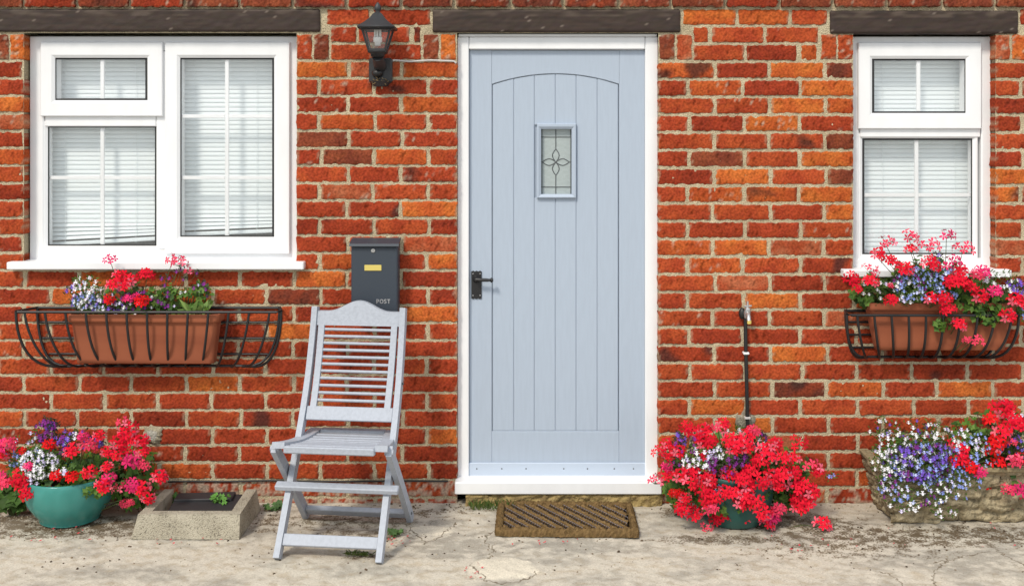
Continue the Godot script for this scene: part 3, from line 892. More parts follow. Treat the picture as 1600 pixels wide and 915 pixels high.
# ---------------------------------------------------------------- things on the wall
func wall_things() -> void:
	# --- lantern
	var c := at(590, 0, .12)
	var L := thing("wall_lantern", "black four sided lantern with white bulb fixed to the brickwork", "lantern", Vector3(c.x, 0, .12), 0.0)
	var Y := func(w: float) -> float: return at(0, w, .12).y
	var fr := MB.new()
	var tw := .060; var bw := .036; var yt: float = Y.call(46.0); var yb: float = Y.call(77.5)
	for sx in [-1, 1]:
		for sz in [-1, 1]:
			fr.bar(Vector3(sx * bw, yb, sz * bw), Vector3(sx * tw, yt, sz * tw), Vector3(1, 0, 0), .009, .009, .001)
	for y in [[yb, bw], [yt, tw]]:
		for s in [-1, 1]:
			fr.bar(Vector3(-y[1], y[0], s * y[1]), Vector3(y[1], y[0], s * y[1]), Vector3.UP, .009, .009, .001)
			fr.bar(Vector3(s * y[1], y[0], -y[1]), Vector3(s * y[1], y[0], y[1]), Vector3.UP, .009, .009, .001)
	obj("frame", fr, M.lamp_iron, L)
	for k in 4:
		var g := MB.new()
		var rot := Basis(Vector3.UP, k * PI / 2)
		g.quad(rot * Vector3(-bw, yb, bw), rot * Vector3(bw, yb, bw), rot * Vector3(tw, yt, tw), rot * Vector3(-tw, yt, tw))
		obj("pane", g, M.glass, L)
	var rf := MB.new()
	rf.lathe(Vector3.ZERO, [Vector2(.0, yt), Vector2(.108, Y.call(46.0)), Vector2(.112, Y.call(43.0)), Vector2(.110, Y.call(41.5)), Vector2(.075, Y.call(35)), Vector2(.045, Y.call(28)), Vector2(.026, Y.call(21)), Vector2(.012, Y.call(18))], 4, 1, 1, PI / 4)
	for i in rf.n.size(): pass
	obj("roof", rf, M.lamp_iron, L)
	var fi := MB.new()
	fi.lathe(Vector3.ZERO, [Vector2(.012, Y.call(20)), Vector2(.009, Y.call(17)), Vector2(.014, Y.call(15.5)), Vector2(.0155, Y.call(12)), Vector2(.012, Y.call(7.5)), Vector2(.004, Y.call(3.5)), Vector2(.0, Y.call(2.8))], 16)
	obj("finial", fi, M.lamp_iron, L)
	var tr := MB.new()
	tr.lathe(Vector3.ZERO, [Vector2(.0, Y.call(89)), Vector2(.036, Y.call(88)), Vector2(.04, Y.call(84)), Vector2(.054, Y.call(82)), Vector2(.056, Y.call(79)), Vector2(.052, Y.call(77.5)), Vector2(.0, Y.call(77.4))], 4, 1, 1, PI / 4)
	obj("tray", tr, M.lamp_iron, L)
	var bu := MB.new()
	bu.lathe(Vector3.ZERO, [Vector2(.0, Y.call(71)), Vector2(.013, Y.call(71)), Vector2(.013, Y.call(66)), Vector2(.019, Y.call(65)), Vector2(.020, Y.call(58)), Vector2(.017, Y.call(56.5)), Vector2(.0, Y.call(56.4))], 18)
	for q in [[-.011, .006], [.011, .006], [-.011, -.006], [.011, -.006], [0, .012], [0, -.012]]:
		bu.tube([Vector3(q[0], Y.call(57), q[1]), Vector3(q[0], Y.call(40.5), q[1])], .0048, 8)
	obj("bulb", bu, M.white_lamp, L)
	var bp := MB.new()
	var py0: float = at(0, 133, .02).y; var py1: float = at(0, 90, .02).y
	bp.abox(Vector3(-.052, py0 + .012, -.125), Vector3(.052, py1, -.092), .01)
	bp.tube([Vector3(0, py0 + .02, -.1085), Vector3(0, py0 - .004, -.1085)], [.05, .03], 16)
	obj("backplate", bp, M.lamp_iron, L)
	var ar := MB.new()
	ar.tube([Vector3(0, py1 - .035, -.095), Vector3(0, py1 - .025, -.05), Vector3(0, py1 - .012, -.015), Vector3(0, Y.call(88), 0)], [.030, .027, .024, .024], 14)
	obj("arm", ar, M.lamp_iron, L)
	var sn := MB.new(); sn.ball(Vector3(-.012, py1 - .068, -.085), Vector3(.026, .02, .03), 14, 10); obj("sensor", sn, M.black, L)
	var ne := MB.new()
	for k in 26:
		ne.col = Color(.30, .22, .12).lerp(Color(.16, .11, .06), rng.randf())
		var q := Vector3(rng.randf_range(-.035, .03), py0 + rng.randf_range(.006, .03), rng.randf_range(-.09, -.07))
		ne.tube([q, q + Vector3(rng.randf_range(-.018, .018), rng.randf_range(-.01, .01), rng.randf_range(-.004, .01))], .0018, 5)
	tag(obj("dried_grass", ne, M.coir, L), "dried grass caught on the plate", "", "", "stuff")
	# --- its cable
	var cb := MB.new()
	cb.tube([at(613, 94, .02), at(617, 93.5, .009), at(640, 95.5, .006), at(672, 93.5, .006), at(700, 94.5, .006), at(709, 95, .006), at(712.5, 98, .002)], .0042, 8)
	tag(obj("lamp_cable", cb, M.cable), "thin grey cable running along the bricks from lantern to door frame", "cable")
	# --- post box
	var pz := .085
	var pc := at(585, 0, pz)
	var P := thing("post_box", "dark slate grey metal post box with brass name plate on the wall", "post box", Vector3(pc.x, 0, 0))
	var w2: float = 36.5 / UNIT * (DIST - pz) / DIST
	var pt: float = at(0, 382, pz).y; var pb: float = at(0, 492, pz).y
	var bd := MB.new(); bd.abox(Vector3(-w2, pb, .003), Vector3(w2, pt, pz), .003); obj("body", bd, M.post, P)
	var dr := MB.new(); dr.abox(Vector3(-w2 + .004, pb + .008, pz - .001), Vector3(w2 - .004, pt - .012, pz + .004), .002); obj("door", dr, M.post, P)
	var ld := MB.new()
	var ly: float = at(0, 371.5, .0).y
	ld.sweep([Vector3(0, ly, .002), Vector3(0, ly - .002, .03), Vector3(0, at(0, 381, .1).y, .102), Vector3(0, at(0, 384, .1).y, .104)], Vector3.RIGHT, w2 * 2 + .012, .005)
	ld.abox(Vector3(-w2, pt + .0005, .003), Vector3(w2, ly - .012, .04), .002)
	obj("lid", ld, M.post, P)
	var lk := MB.new(); var lc := Vector3(at(583, 0, pz).x - pc.x, at(0, 390.5, pz).y, pz)
	lk.tube([lc, lc + Vector3(0, 0, .006), lc + Vector3(0, 0, .008)], [.0105, .0105, .008], 18); obj("lock", lk, M.silver, P)
	var ks := MB.new(); ks.abox(lc + Vector3(-.001, -.004, .0078), lc + Vector3(.001, .004, .0088), .0002); obj("keyhole", ks, M.black, P)
	var np := MB.new(); var n0 := at(569.5, 422, pz); var n1 := at(596, 413, pz)
	np.abox(Vector3(n0.x - pc.x, n0.y, pz + .002), Vector3(n1.x - pc.x, n1.y, pz + .0075), .0015); obj("name_plate", np, M.brass, P)
	var tm := TextMesh.new()
	var sf := SystemFont.new(); sf.font_names = PackedStringArray(["Droid Sans"]); sf.font_weight = 700
	tm.font = sf; tm.text = "POST"; tm.font_size = 32; tm.depth = .05; tm.pixel_size = .00082
	var to := obj("lettering", tm, M.silver, P)
	to.position = Vector3(at(598.5, 0, pz).x - pc.x, at(0, 470, pz).y, pz + .0045)
	to.scale = Vector3(1, 1, .02)
	# --- garden tap and pipe
	var T := thing("garden_tap", "black standpipe with small metal garden tap fixed to the bricks", "tap", Vector3(at(1166, 0, .02).x, 0, 0))
	var X := func(u: float, w: float, z: float) -> Vector3: return at(u, w, z) - Vector3(at(1166, 0, .02).x, 0, 0)
	var pp := MB.new(); pp.tube([X.call(1165.0, 492.0, .02), X.call(1165.5, 540.0, .02), X.call(1167.0, 600.0, .02), X.call(1168.5, 668.0, .02)], .0085, 12); obj("pipe", pp, M.black, T)
	var bk := MB.new(); bk.ball(X.call(1160.0, 489.0, .02), Vector3(.016, .026, .016), 12, 8); obj("elbow", bk, M.black, T)
	var tp := MB.new()
	tp.tube([X.call(1167.0, 495.0, .03), X.call(1168.0, 488.0, .04), X.call(1169.0, 480.0, .04)], [.012, .016, .012], 12)
	tp.tube([X.call(1168.0, 489.0, .04), X.call(1170.0, 493.0, .075), X.call(1171.0, 503.0, .08)], [.011, .010, .0085], 10)
	obj("tap_body", tp, M.silver, T)
	var th := MB.new(); th.tube([X.call(1168.5, 481.0, .04), X.call(1168.5, 470.0, .04)], [.006, .005], 8); th.bar(X.call(1163.0, 478.0, .04), X.call(1175.0, 477.0, .04), Vector3.UP, .007, .009); obj("tap_handle", th, M.silver, T)
	var sp := MB.new(); sp.tube([X.call(1171.0, 500.0, .08), X.call(1171.2, 505.0, .08)], .0095, 10); obj("spout", sp, M.brass, T)
	for w in [551.0, 652.0]:
		var cl := MB.new(); var cc: Vector3 = X.call(1166.0 if w < 600 else 1168.2, w, .02)
		cl.abox(cc + Vector3(-.013, -.0055, -.018), cc + Vector3(.013, .0055, .0105), .003)
		obj("pipe_clip", cl, M.plastic if w < 600 else M.cable, T)
	var co := MB.new()
	var cq: Vector3 = X.call(1164.0, 656.0, .0)
	var pr := []
	for ringi in 4:
		var row := []
		for k in 20:
			var a := TAU * k / 20
			var r2: float = [.0, .026, .036, .045][ringi] * (1.0 + .35 * na.get_noise_2d(cos(a) * 1.8 + 9, sin(a) * 1.8))
			row.append(co.p(cq + Vector3(cos(a) * r2, sin(a) * r2, [.012, .011, .008, -.006][ringi]), Color(.30, .27, .21) * (1.0 + .4 * na.get_noise_2d(a * 4, ringi * 3.0))))
		if ringi > 0:
			for k in 20: co.qi(pr[k], row[k], row[(k + 1) % 20], pr[(k + 1) % 20])
		pr = row
	obj("mortar_collar", co, M.mortar, T)
	# --- black cable along the foot of the wall
	var kb := MB.new(); kb.tube([at(262, 752, .006), at(300, 751, .006), at(350, 751.5, .006), at(420, 750, .006), at(520, 751.5, .006), at(640, 750.5, .006), at(700, 751, .006)], .004, 7)
	tag(obj("wall_cable", kb, M.black), "thin black cable clipped low along the bricks behind the chair", "cable")

# ---------------------------------------------------------------- hay racks and terracotta troughs
func rack(label: String, u0: float, u1: float, wf: float, wb: float, ribs: int) -> void:
	var zr := .16
	var F0 := at(u0, wf, zr); var F1 := at(u1, wf, zr)
	var cx := (F0.x + F1.x) * .5; var hw := (F1.x - F0.x) * .5
	var t := thing("wall_rack", label, "hay rack", Vector3(cx, 0, 0), 0, "black iron hay racks")
	var yr := F0.y; var ybk := yr - .006; var bot := at(0, wb, .05).y
	var hb := hw - .035
	var rim := MB.new()
	rim.tube([Vector3(-hb, ybk, .008), Vector3(-hw + .002, yr, zr - .02), Vector3(-hw + .018, yr, zr), Vector3(0, yr, zr), Vector3(hw - .018, yr, zr), Vector3(hw - .002, yr, zr - .02), Vector3(hb, ybk, .008)], .0062, 8)
	obj("rim", rim, M.iron, t)
	var bb := MB.new(); bb.tube([Vector3(-hb, ybk, .008), Vector3(hb, ybk, .008)], .006, 8); obj("back_rail", bb, M.iron, t)
	for k in 3:
		var y := lerpf(yr, bot, (k + 1) / 3.7)
		var hk := hb * (1.0 - .05 * k * k * .5)
		var r := MB.new(); r.tube([Vector3(-hk, y, .007), Vector3(hk, y, .007)], .005, 6); obj("back_rail", r, M.iron, t)
	var bw := hw * .73
	for k in ribs:
		var s := (k + .5) / ribs * 2.0 - 1.0
		var x := s * (hw - .004)
		var xb := s * bw
		var pts := []
		for q in 11:
			var a := q / 10.0 * PI / 2
			pts.append(Vector3(lerpf(x, xb, pow(q / 10.0, 1.35)), bot + (yr - bot) * (1.0 - sin(a) * 1.0 if false else cos(a) if false else 1.0 - pow(q / 10.0, 1.0) * 1.0), 0))
			pts[q].y = bot + (yr - bot) * (1.0 - sin(a))
			pts[q].z = .02 + (zr - .02) * pow(cos(a), .75)
		var r := MB.new(); r.tube(pts, .0056, 7); obj("rib", r, M.iron, t)
	for s in [-1.0, 1.0]:   # curved ends
		for dz in [zr - .02, .010]:
			var pts := []
			for q in 11:
				var a := q / 10.0 * PI / 2
				pts.append(Vector3(s * lerpf(bw * .9, (hw if dz > .05 else hb) - .002, pow(cos(a), .6)), bot + (yr - bot) * (1.0 - sin(a)), lerpf(dz, .03, pow(q / 10.0, 2.0))))
			var r := MB.new(); r.tube(pts, .0062, 7); obj("end_hoop", r, M.iron, t)
	var lb := MB.new(); lb.tube([Vector3(-bw, bot, .022), Vector3(bw, bot, .022)], .0062, 7); obj("bottom_rail", lb, M.iron, t)

func trough(label: String, u0: float, u1: float, w0: float, w1: float, inset: float) -> void:
	var z0 := .022; var z1 := .142
	var a := at(u0, w0, z1); var b := at(u1, w0, z1)
	var yb := at(0, w1, z1 - .02).y
	var cx := (a.x + b.x) * .5; var hw := (b.x - a.x) * .5; var H := a.y - yb
	var t := thing("terracotta_trough", label, "planter", Vector3(cx, yb, (z0 + z1) * .5), 0, "terracotta troughs")
	var hd := (z1 - z0) * .5
	var ringf := func(hx: float, hz: float, y: float, r: float) -> Array:
		var o := []
		for q in [[1, 1], [-1, 1], [-1, -1], [1, -1]]:
			for k in 5:
				var ang: float = {"11": 0.0, "-11": 1.0, "-1-1": 2.0, "1-1": 3.0}["%d%d" % [q[0], q[1]]] * PI / 2 + k / 4.0 * PI / 2
				o.append(Vector3(q[0] * (hx - r) + cos(ang) * r, y, q[1] * (hz - r) + sin(ang) * r))
		return o
	var skin := func(mb: MB, rows: Array) -> void:
		var prev := []
		for row in rows:
			var ids := []
			for q in row:
				var c := Color(1, 1, 1).lerp(Color(.72, .62, .58), clampf(.4 + .9 * nb.get_noise_3d(q.x * 6 + cx * 3, q.y * 9, q.z * 6), 0, 1))
				if nb.get_noise_3d(q.x * 16 + cx, q.y * 12, 4) > .22: c = c.lerp(Color(1.3, 1.75, 2.1), .5)
				ids.append(mb.p(q, c))
			if prev.size():
				for k in ids.size(): mb.qi(prev[k], ids[k], ids[(k + 1) % ids.size()], prev[(k + 1) % ids.size()])
			prev = ids
	var body := MB.new()
	var rows := []
	for k in 9:
		var f := k / 8.0
		rows.append(ringf.call(hw - lerpf(inset, .012, f), hd - lerpf(.028, .012, f), lerpf(0, H - .034, f), .02))
	rows.push_front(ringf.call(hw - inset - .02, hd - .04, -.001, .01))
	skin.call(body, rows)
	obj("body", body, M.terracotta, t)
	var rm := MB.new()
	skin.call(rm, [ringf.call(hw - .012, hd - .012, H - .034, .022), ringf.call(hw, hd, H - .032, .026), ringf.call(hw + .001, hd + .001, H - .018, .026), ringf.call(hw, hd, H, .026), ringf.call(hw - .004, hd - .004, H + .003, .024), ringf.call(hw - .012, hd - .012, H, .02), ringf.call(hw - .014, hd - .014, H - .03, .02)])
	obj("rim", rm, M.terracotta, t)
	var so := MB.new(); so.abox(Vector3(-hw + .016, H - .03, -hd + .016), Vector3(hw - .016, H - .014, hd - .016), .004); obj("soil", so, M.soil, t)

func racks() -> void:
	rack("black iron hay rack under the wide white window", 20, 438, 487, 573, 13)
	rack("black iron hay rack under the narrow white window", 1325, 1597, 492, 559, 10)
	trough("terracotta trough in the hay rack under the wide window", 103, 341, 492, 568, .03)
	trough("terracotta trough in the hay rack under the narrow window", 1359, 1594, 474, 547, .045)

# ---------------------------------------------------------------- pots on the ground
func pots() -> void:
	var p := thing("glazed_bowl", "turquoise glazed bowl planter standing beside the concrete drain surround", "planter", Vector3(-1.893, .0, .195))
	var mb := MB.new()
	var prof := [Vector2(.0, .002), Vector2(.118, .002), Vector2(.124, .006), Vector2(.122, .014), Vector2(.148, .045), Vector2(.172, .082), Vector2(.186, .125), Vector2(.189, .165), Vector2(.186, .19), Vector2(.182, .196), Vector2(.174, .19), Vector2(.176, .16)]
	mb.lathe(Vector3.ZERO, prof, 48)
	for i in mb.v.size():
		var q := mb.v[i]
		var t := nb.get_noise_3d(q.x * 9, q.y * 16, q.z * 9)
		mb.c[i] = Color(1, 1, 1).lerp(Color(.55, .68, .66), clampf(.3 + t, 0, 1))
		if q.y < .016: mb.c[i] = Color(1.5, 1.1, 1.1)
	obj("bowl", mb, M.teal, p)
	var so := MB.new(); so.lathe(Vector3.ZERO, [Vector2(.176, .165), Vector2(.1, .175), Vector2(.0, .178)], 24); obj("soil", so, M.soil, p)
	p = thing("green_pot", "dark green pot almost hidden by red geraniums beside the door", "planter", Vector3(.945, 0, .205))
	mb = MB.new()
	mb.lathe(Vector3.ZERO, [Vector2(.0, .001), Vector2(.118, .001), Vector2(.128, .008), Vector2(.150, .05), Vector2(.165, .10), Vector2(.172, .16), Vector2(.176, .2), Vector2(.184, .204), Vector2(.184, .222), Vector2(.174, .224), Vector2(.168, .2)], 40)
	obj("bowl", mb, M.green_pot, p)
	so = MB.new(); so.lathe(Vector3.ZERO, [Vector2(.169, .2), Vector2(.1, .205), Vector2(.0, .207)], 24); obj("soil", so, M.soil, p)
	# --- stone trough: layered rock-faced sides
	p = thing("stone_trough", "rough layered stone trough planter with trailing blue and white flowers", "planter", Vector3(1.555, 0, .0))
	mb = MB.new()
	var H := .245
	var face := func(origin: Vector3, along: Vector3, outw: Vector3, length: float, slope: float, ns: int, sd: float) -> void:
		var idr := []
		var ny := 26
		for j in ny + 1:
			var row := []
			for i in ns + 1:
				var s := length * i / ns; var y := H * j / ny
				var wv := .012 * na.get_noise_2d(s * 7 + sd, y * 6)
				var layer := floorf((y + wv) / .052)
				var fr := fposmod((y + wv) / .052, 1.0)
				var colm := floorf(s / .16 + layer * .37 + .4 * na.get_noise_2d(layer * 7.3, sd))
				var fx := fposmod(s / .16 + layer * .37 + .4 * na.get_noise_2d(layer * 7.3, sd), 1.0)
				var d := .018 * na.get_noise_2d(layer * 5.1 + colm * 3.7, sd + 4)
				d += .016 * nb.get_noise_2d(s * 16 + sd, y * 30 + layer * 9)
				var gap := minf(minf(fr, 1 - fr) * .052, minf(fx, 1 - fx) * .16)
				if gap < .009: d -= (.009 - gap) * 2.2
				var out := slope * (y / H) + d
				var q := origin + along * (s + (slope * (y / H) * s / length if length < .4 else 0.0)) + outw * out + Vector3(0, y, 0)
				if length >= .4: q.x -= slope * (y / H) * (1.0 - s / length)
				var t := nb.get_noise_2d(s * 6 + layer * 4, y * 20 + sd)
				var c := Color(.44, .37, .24).lerp(Color(.22, .175, .11), clampf(.45 + t * 1.2, 0, 1))
				c = c.lerp(Color(.38, .33, .22), clampf(na.get_noise_2d(s * 26, y * 40 + sd) - .2, 0, .6))
				if na.get_noise_2d(s * 60, y * 70) > .45: c *= .6
				row.append(mb.p(q, c))
			idr.append(row)
		for j in ny:
			for i in ns: mb.qi(idr[j][i], idr[j][i + 1], idr[j + 1][i + 1], idr[j + 1][i])
	var dirn := Vector3(1, 0, -.055).normalized()
	face.call(Vector3(.05, 0, .262), dirn, Vector3(.055, 0, 1).normalized(), .98, .055, 110, 3.0)
	face.call(Vector3(.05, 0, .012), Vector3(0, 0, 1), Vector3(-1, 0, 0), .256, .055, 34, 40.0)
	mb.col = Color(.28, .23, .14)
	for q in [[Vector3(-.012, .228, .02), Vector3(.03, .249, .312)], [Vector3(.031, .228, .262), Vector3(1.0, .249, .30)]]:
		mb.abox(q[0], q[1], .005)
	obj("body", mb, M.stone, p)
	so = MB.new(); so.abox(Vector3(.022, .19, .02), Vector3(1.0, .215, .26), .004); obj("soil", so, M.soil, p)
	# --- concrete drain surround
	p = thing("drain_surround", "low cast concrete drain surround standing against the wall", "drain surround", Vector3(-1.325, 0, 0))
	mb = MB.new()
	var cf := func(q: Vector3) -> Color:
		var t := nb.get_noise_3d(q.x * 9, q.y * 9, q.z * 9)
		var c := Color(.46, .42, .33).lerp(Color(.36, .325, .25), clampf(.5 + t, 0, 1))
		if na.get_noise_3d(q.x * 150, q.y * 150, q.z * 150) > .55 - t * .35: c *= .45
		return c
	var plate := func(a: Vector3, b: Vector3, c2: Vector3, d: Vector3, nu: int, nv: int) -> void:   # a,b bottom; c2,d top
		var ids := []
		for j in nv + 1:
			var row := []
			for i in nu + 1:
				var q := a.lerp(b, float(i) / nu).lerp(d.lerp(c2, float(i) / nu), float(j) / nv)
				row.append(mb.p(q, cf.call(q + Vector3(3, 0, 0))))
			ids.append(row)
		for j in nv:
			for i in nu: mb.qi(ids[j][i], ids[j][i + 1], ids[j + 1][i + 1], ids[j + 1][i])
	var h := .094; var o := .024
	var fl := Vector3(-.225, 0, .43); var frr := Vector3(.215, 0, .43); var flt := Vector3(-.205, h, .43 - o); var frt := Vector3(.212, h, .43 - o)
	var bl := Vector3(-.215, 0, .1); var br := Vector3(.225, 0, .1); var blt := Vector3(-.195, h, .1); var brt := Vector3(.207, h, .1)
	var il := Vector3(-.16, h, .43 - o - .04); var ir := Vector3(.168, h, .43 - o - .04); var ibl := Vector3(-.155, h, .1); var ibr := Vector3(.163, h, .1)
	var dn := Vector3(0, -h, 0)
	plate.call(fl, frr, frt, flt, 170, 38); plate.call(frr, br, brt, frt, 110, 34); plate.call(bl, fl, flt, blt, 60, 20)
	plate.call(flt, frt, ir, il, 160, 14); plate.call(frt, brt, ibr, ir, 100, 14); plate.call(blt, flt, il, ibl, 100, 14)
	plate.call(il, ir, ir + dn, il + dn, 30, 6); plate.call(ibl, il, il + dn, ibl + dn, 30, 6); plate.call(ir, ibr, ibr + dn, ir + dn, 30, 6)
	plate.call(bl, blt, ibl, ibl + dn, 3, 6); plate.call(ibr + dn, ibr, brt, br, 3, 6)
	obj("surround", mb, M.concrete, p)
	var sl := MB.new()
	sl.box(Vector3(.015, .062, .245), Vector3(.14, .0, 0), Vector3(0, .006, 0), Vector3(0, -.016, .112), .003)
	obj("cover", sl, M.slate, p)
	sl = MB.new(); sl.box(Vector3(.0, .082, .165), Vector3(.125, .003, 0), Vector3(-.0, .006, 0), Vector3(0, -.003, .035), .003)
	obj("cover", sl, M.slate, p)

# ---------------------------------------------------------------- folding chair
func za(y: float) -> float:
	var k := [[0.0, .235], [.20, .098], [.43, -.058], [.52, -.113], [.62, -.162], [.72, -.2], [.82, -.232], [.95, -.262]]
	for i in k.size() - 1:
		if y <= k[i + 1][0]: return lerpf(k[i][1], k[i + 1][1], (y - k[i][0]) / (k[i + 1][0] - k[i][0]))
	return -.262

func chair() -> void:
	var c := thing("folding_chair", "grey painted wooden folding garden chair with rod back beside the door", "chair", Vector3(-.685, 0.0, .42), deg_to_rad(-6.3))
	for s in [-1.0, 1.0]:
		var m := MB.new()
		var path := []
		for k in 19:
			var y := .9 * k / 18.0
			path.append(Vector3(s * (.202 - .01 * y), y, za(y)))
		path[0].y = .001
		m.sweep(path, Vector3.RIGHT, .024, .042)
		obj("back_leg", m, M.chair, c)
		m = MB.new()
		m.sweep([Vector3(s * .228, .001, -.235), Vector3(s * .229, .215, -.025), Vector3(s * .23, .418, .185)], Vector3.RIGHT, .022, .044)
		obj("front_leg", m, M.chair, c)
		m = MB.new()   # pin at the seat
		m.tube([Vector3(s * .212, .412, .18), Vector3(s * .246, .412, .18)], .012, 10)
		obj("hinge_pin", m, M.chair, c)
		for q in [[.242, .070, .212], [.60, za(.60), .212], [.045, -.19, .2405]]:
			m = MB.new(); m.ball(Vector3(s * q[2], q[0], q[1]), Vector3(.004, .006, .006), 8, 6)
			obj("bolt", m, M.lead, c)
		m = MB.new()   # stile beside the rods
		path = []
		for k in 9:
			var y := lerpf(.505, .832, k / 8.0)
			path.append(Vector3(s * (.158 + .004 * (y - .5)), y, za(y) + .004))
		m.sweep(path, Vector3.RIGHT, .026, .018)
		obj("back_stile", m, M.chair, c)
		m = MB.new()   # seat side board
		path = []
		for k in 9:
			var f := k / 8.0
			path.append(Vector3(s * lerpf(.162, .205, f), .392 + .044 * pow(f, 1.3) - .012 * sin(f * PI), lerpf(-.155, .215, f)))
		var prev := []
		m.sweep(path, Vector3.RIGHT, .05, .024)
		obj("seat_board", m, M.chair, c)
	var cr := MB.new()   # crest rail with its raised middle
	var n := 24
	var zc := za(.87)
	for k in n:
		var xa := lerpf(-.181, .181, float(k) / n); var xb := lerpf(-.181, .181, float(k + 1) / n)
		var top := func(x: float) -> float: return .884 + .044 * pow(.5 + .5 * cos(clampf(x / .135, -1, 1) * PI), 1.0)
		var f0 := Vector3(xa, .826, za(.826) + .013); var f1 := Vector3(xb, .826, za(.826) + .013)
		var t0 := Vector3(xa, top.call(xa), za(top.call(xa)) + .013); var t1 := Vector3(xb, top.call(xb), za(top.call(xb)) + .013)
		var dz := Vector3(0, 0, -.024)
		cr.quad(f0, f1, t1, t0); cr.quad(t0, t1, t1 + dz, t0 + dz); cr.quad(f1 + dz, f0 + dz, t0 + dz, t1 + dz); cr.quad(f0 + dz, f1 + dz, f1, f0)
	obj("crest_rail", cr, M.chair, c)
	var lr := MB.new()
	lr.box(Vector3(0, .483, za(.483)), Vector3(.184, 0, 0), Vector3(0, .0255, -.014), Vector3(0, .004, .011), .003)
	obj("back_rail", lr, M.chair, c)
	for k in 11:
		var y := lerpf(.532, .808, k / 10.0)
		var r := MB.new(); r.tube([Vector3(-.15, y, za(y) + .004), Vector3(.15, y, za(y) + .004)], .0065, 10)
		obj("rod", r, M.chair, c)
	# seat
	var fr := MB.new(); fr.box(Vector3(0, .421, .213), Vector3(.18, 0, 0), Vector3(0, .014, 0), Vector3(0, .002, .016), .004); obj("seat_front_rail", fr, M.chair, c)
	fr = MB.new(); fr.box(Vector3(0, .395, -.145), Vector3(.138, 0, 0), Vector3(0, .010, 0), Vector3(0, 0, .018), .003); obj("seat_back_rail", fr, M.chair, c)
	for k in 8:
		var f := (k + .9) / 9.2
		var y := .390 + .040 * pow(f, 1.3) - .010 * sin(f * PI)
		var s := MB.new(); s.box(Vector3(0, y, lerpf(-.135, .205, f)), Vector3(lerpf(.140, .182, f), 0, 0), Vector3(0, .007, 0), Vector3(0, .002, .0155), .003)
		obj("seat_slat", s, M.chair, c)
	# stretchers
	var b := MB.new(); b.box(Vector3(0, .242, .108), Vector3(.25, 0, 0), Vector3(0, .011, .004), Vector3(0, -.006, .017), .004); obj("stretcher", b, M.chair, c)
	b = MB.new(); b.box(Vector3(0, .062, .196), Vector3(.19, 0, 0), Vector3(0, .019, -.012), Vector3(0, .006, .010), .003); obj("stretcher", b, M.chair, c)
	b = MB.new(); b.box(Vector3(0, .040, -.198), Vector3(.217, 0, 0), Vector3(0, .016, .016), Vector3(0, -.008, .008), .003); obj("stretcher", b, M.chair, c)

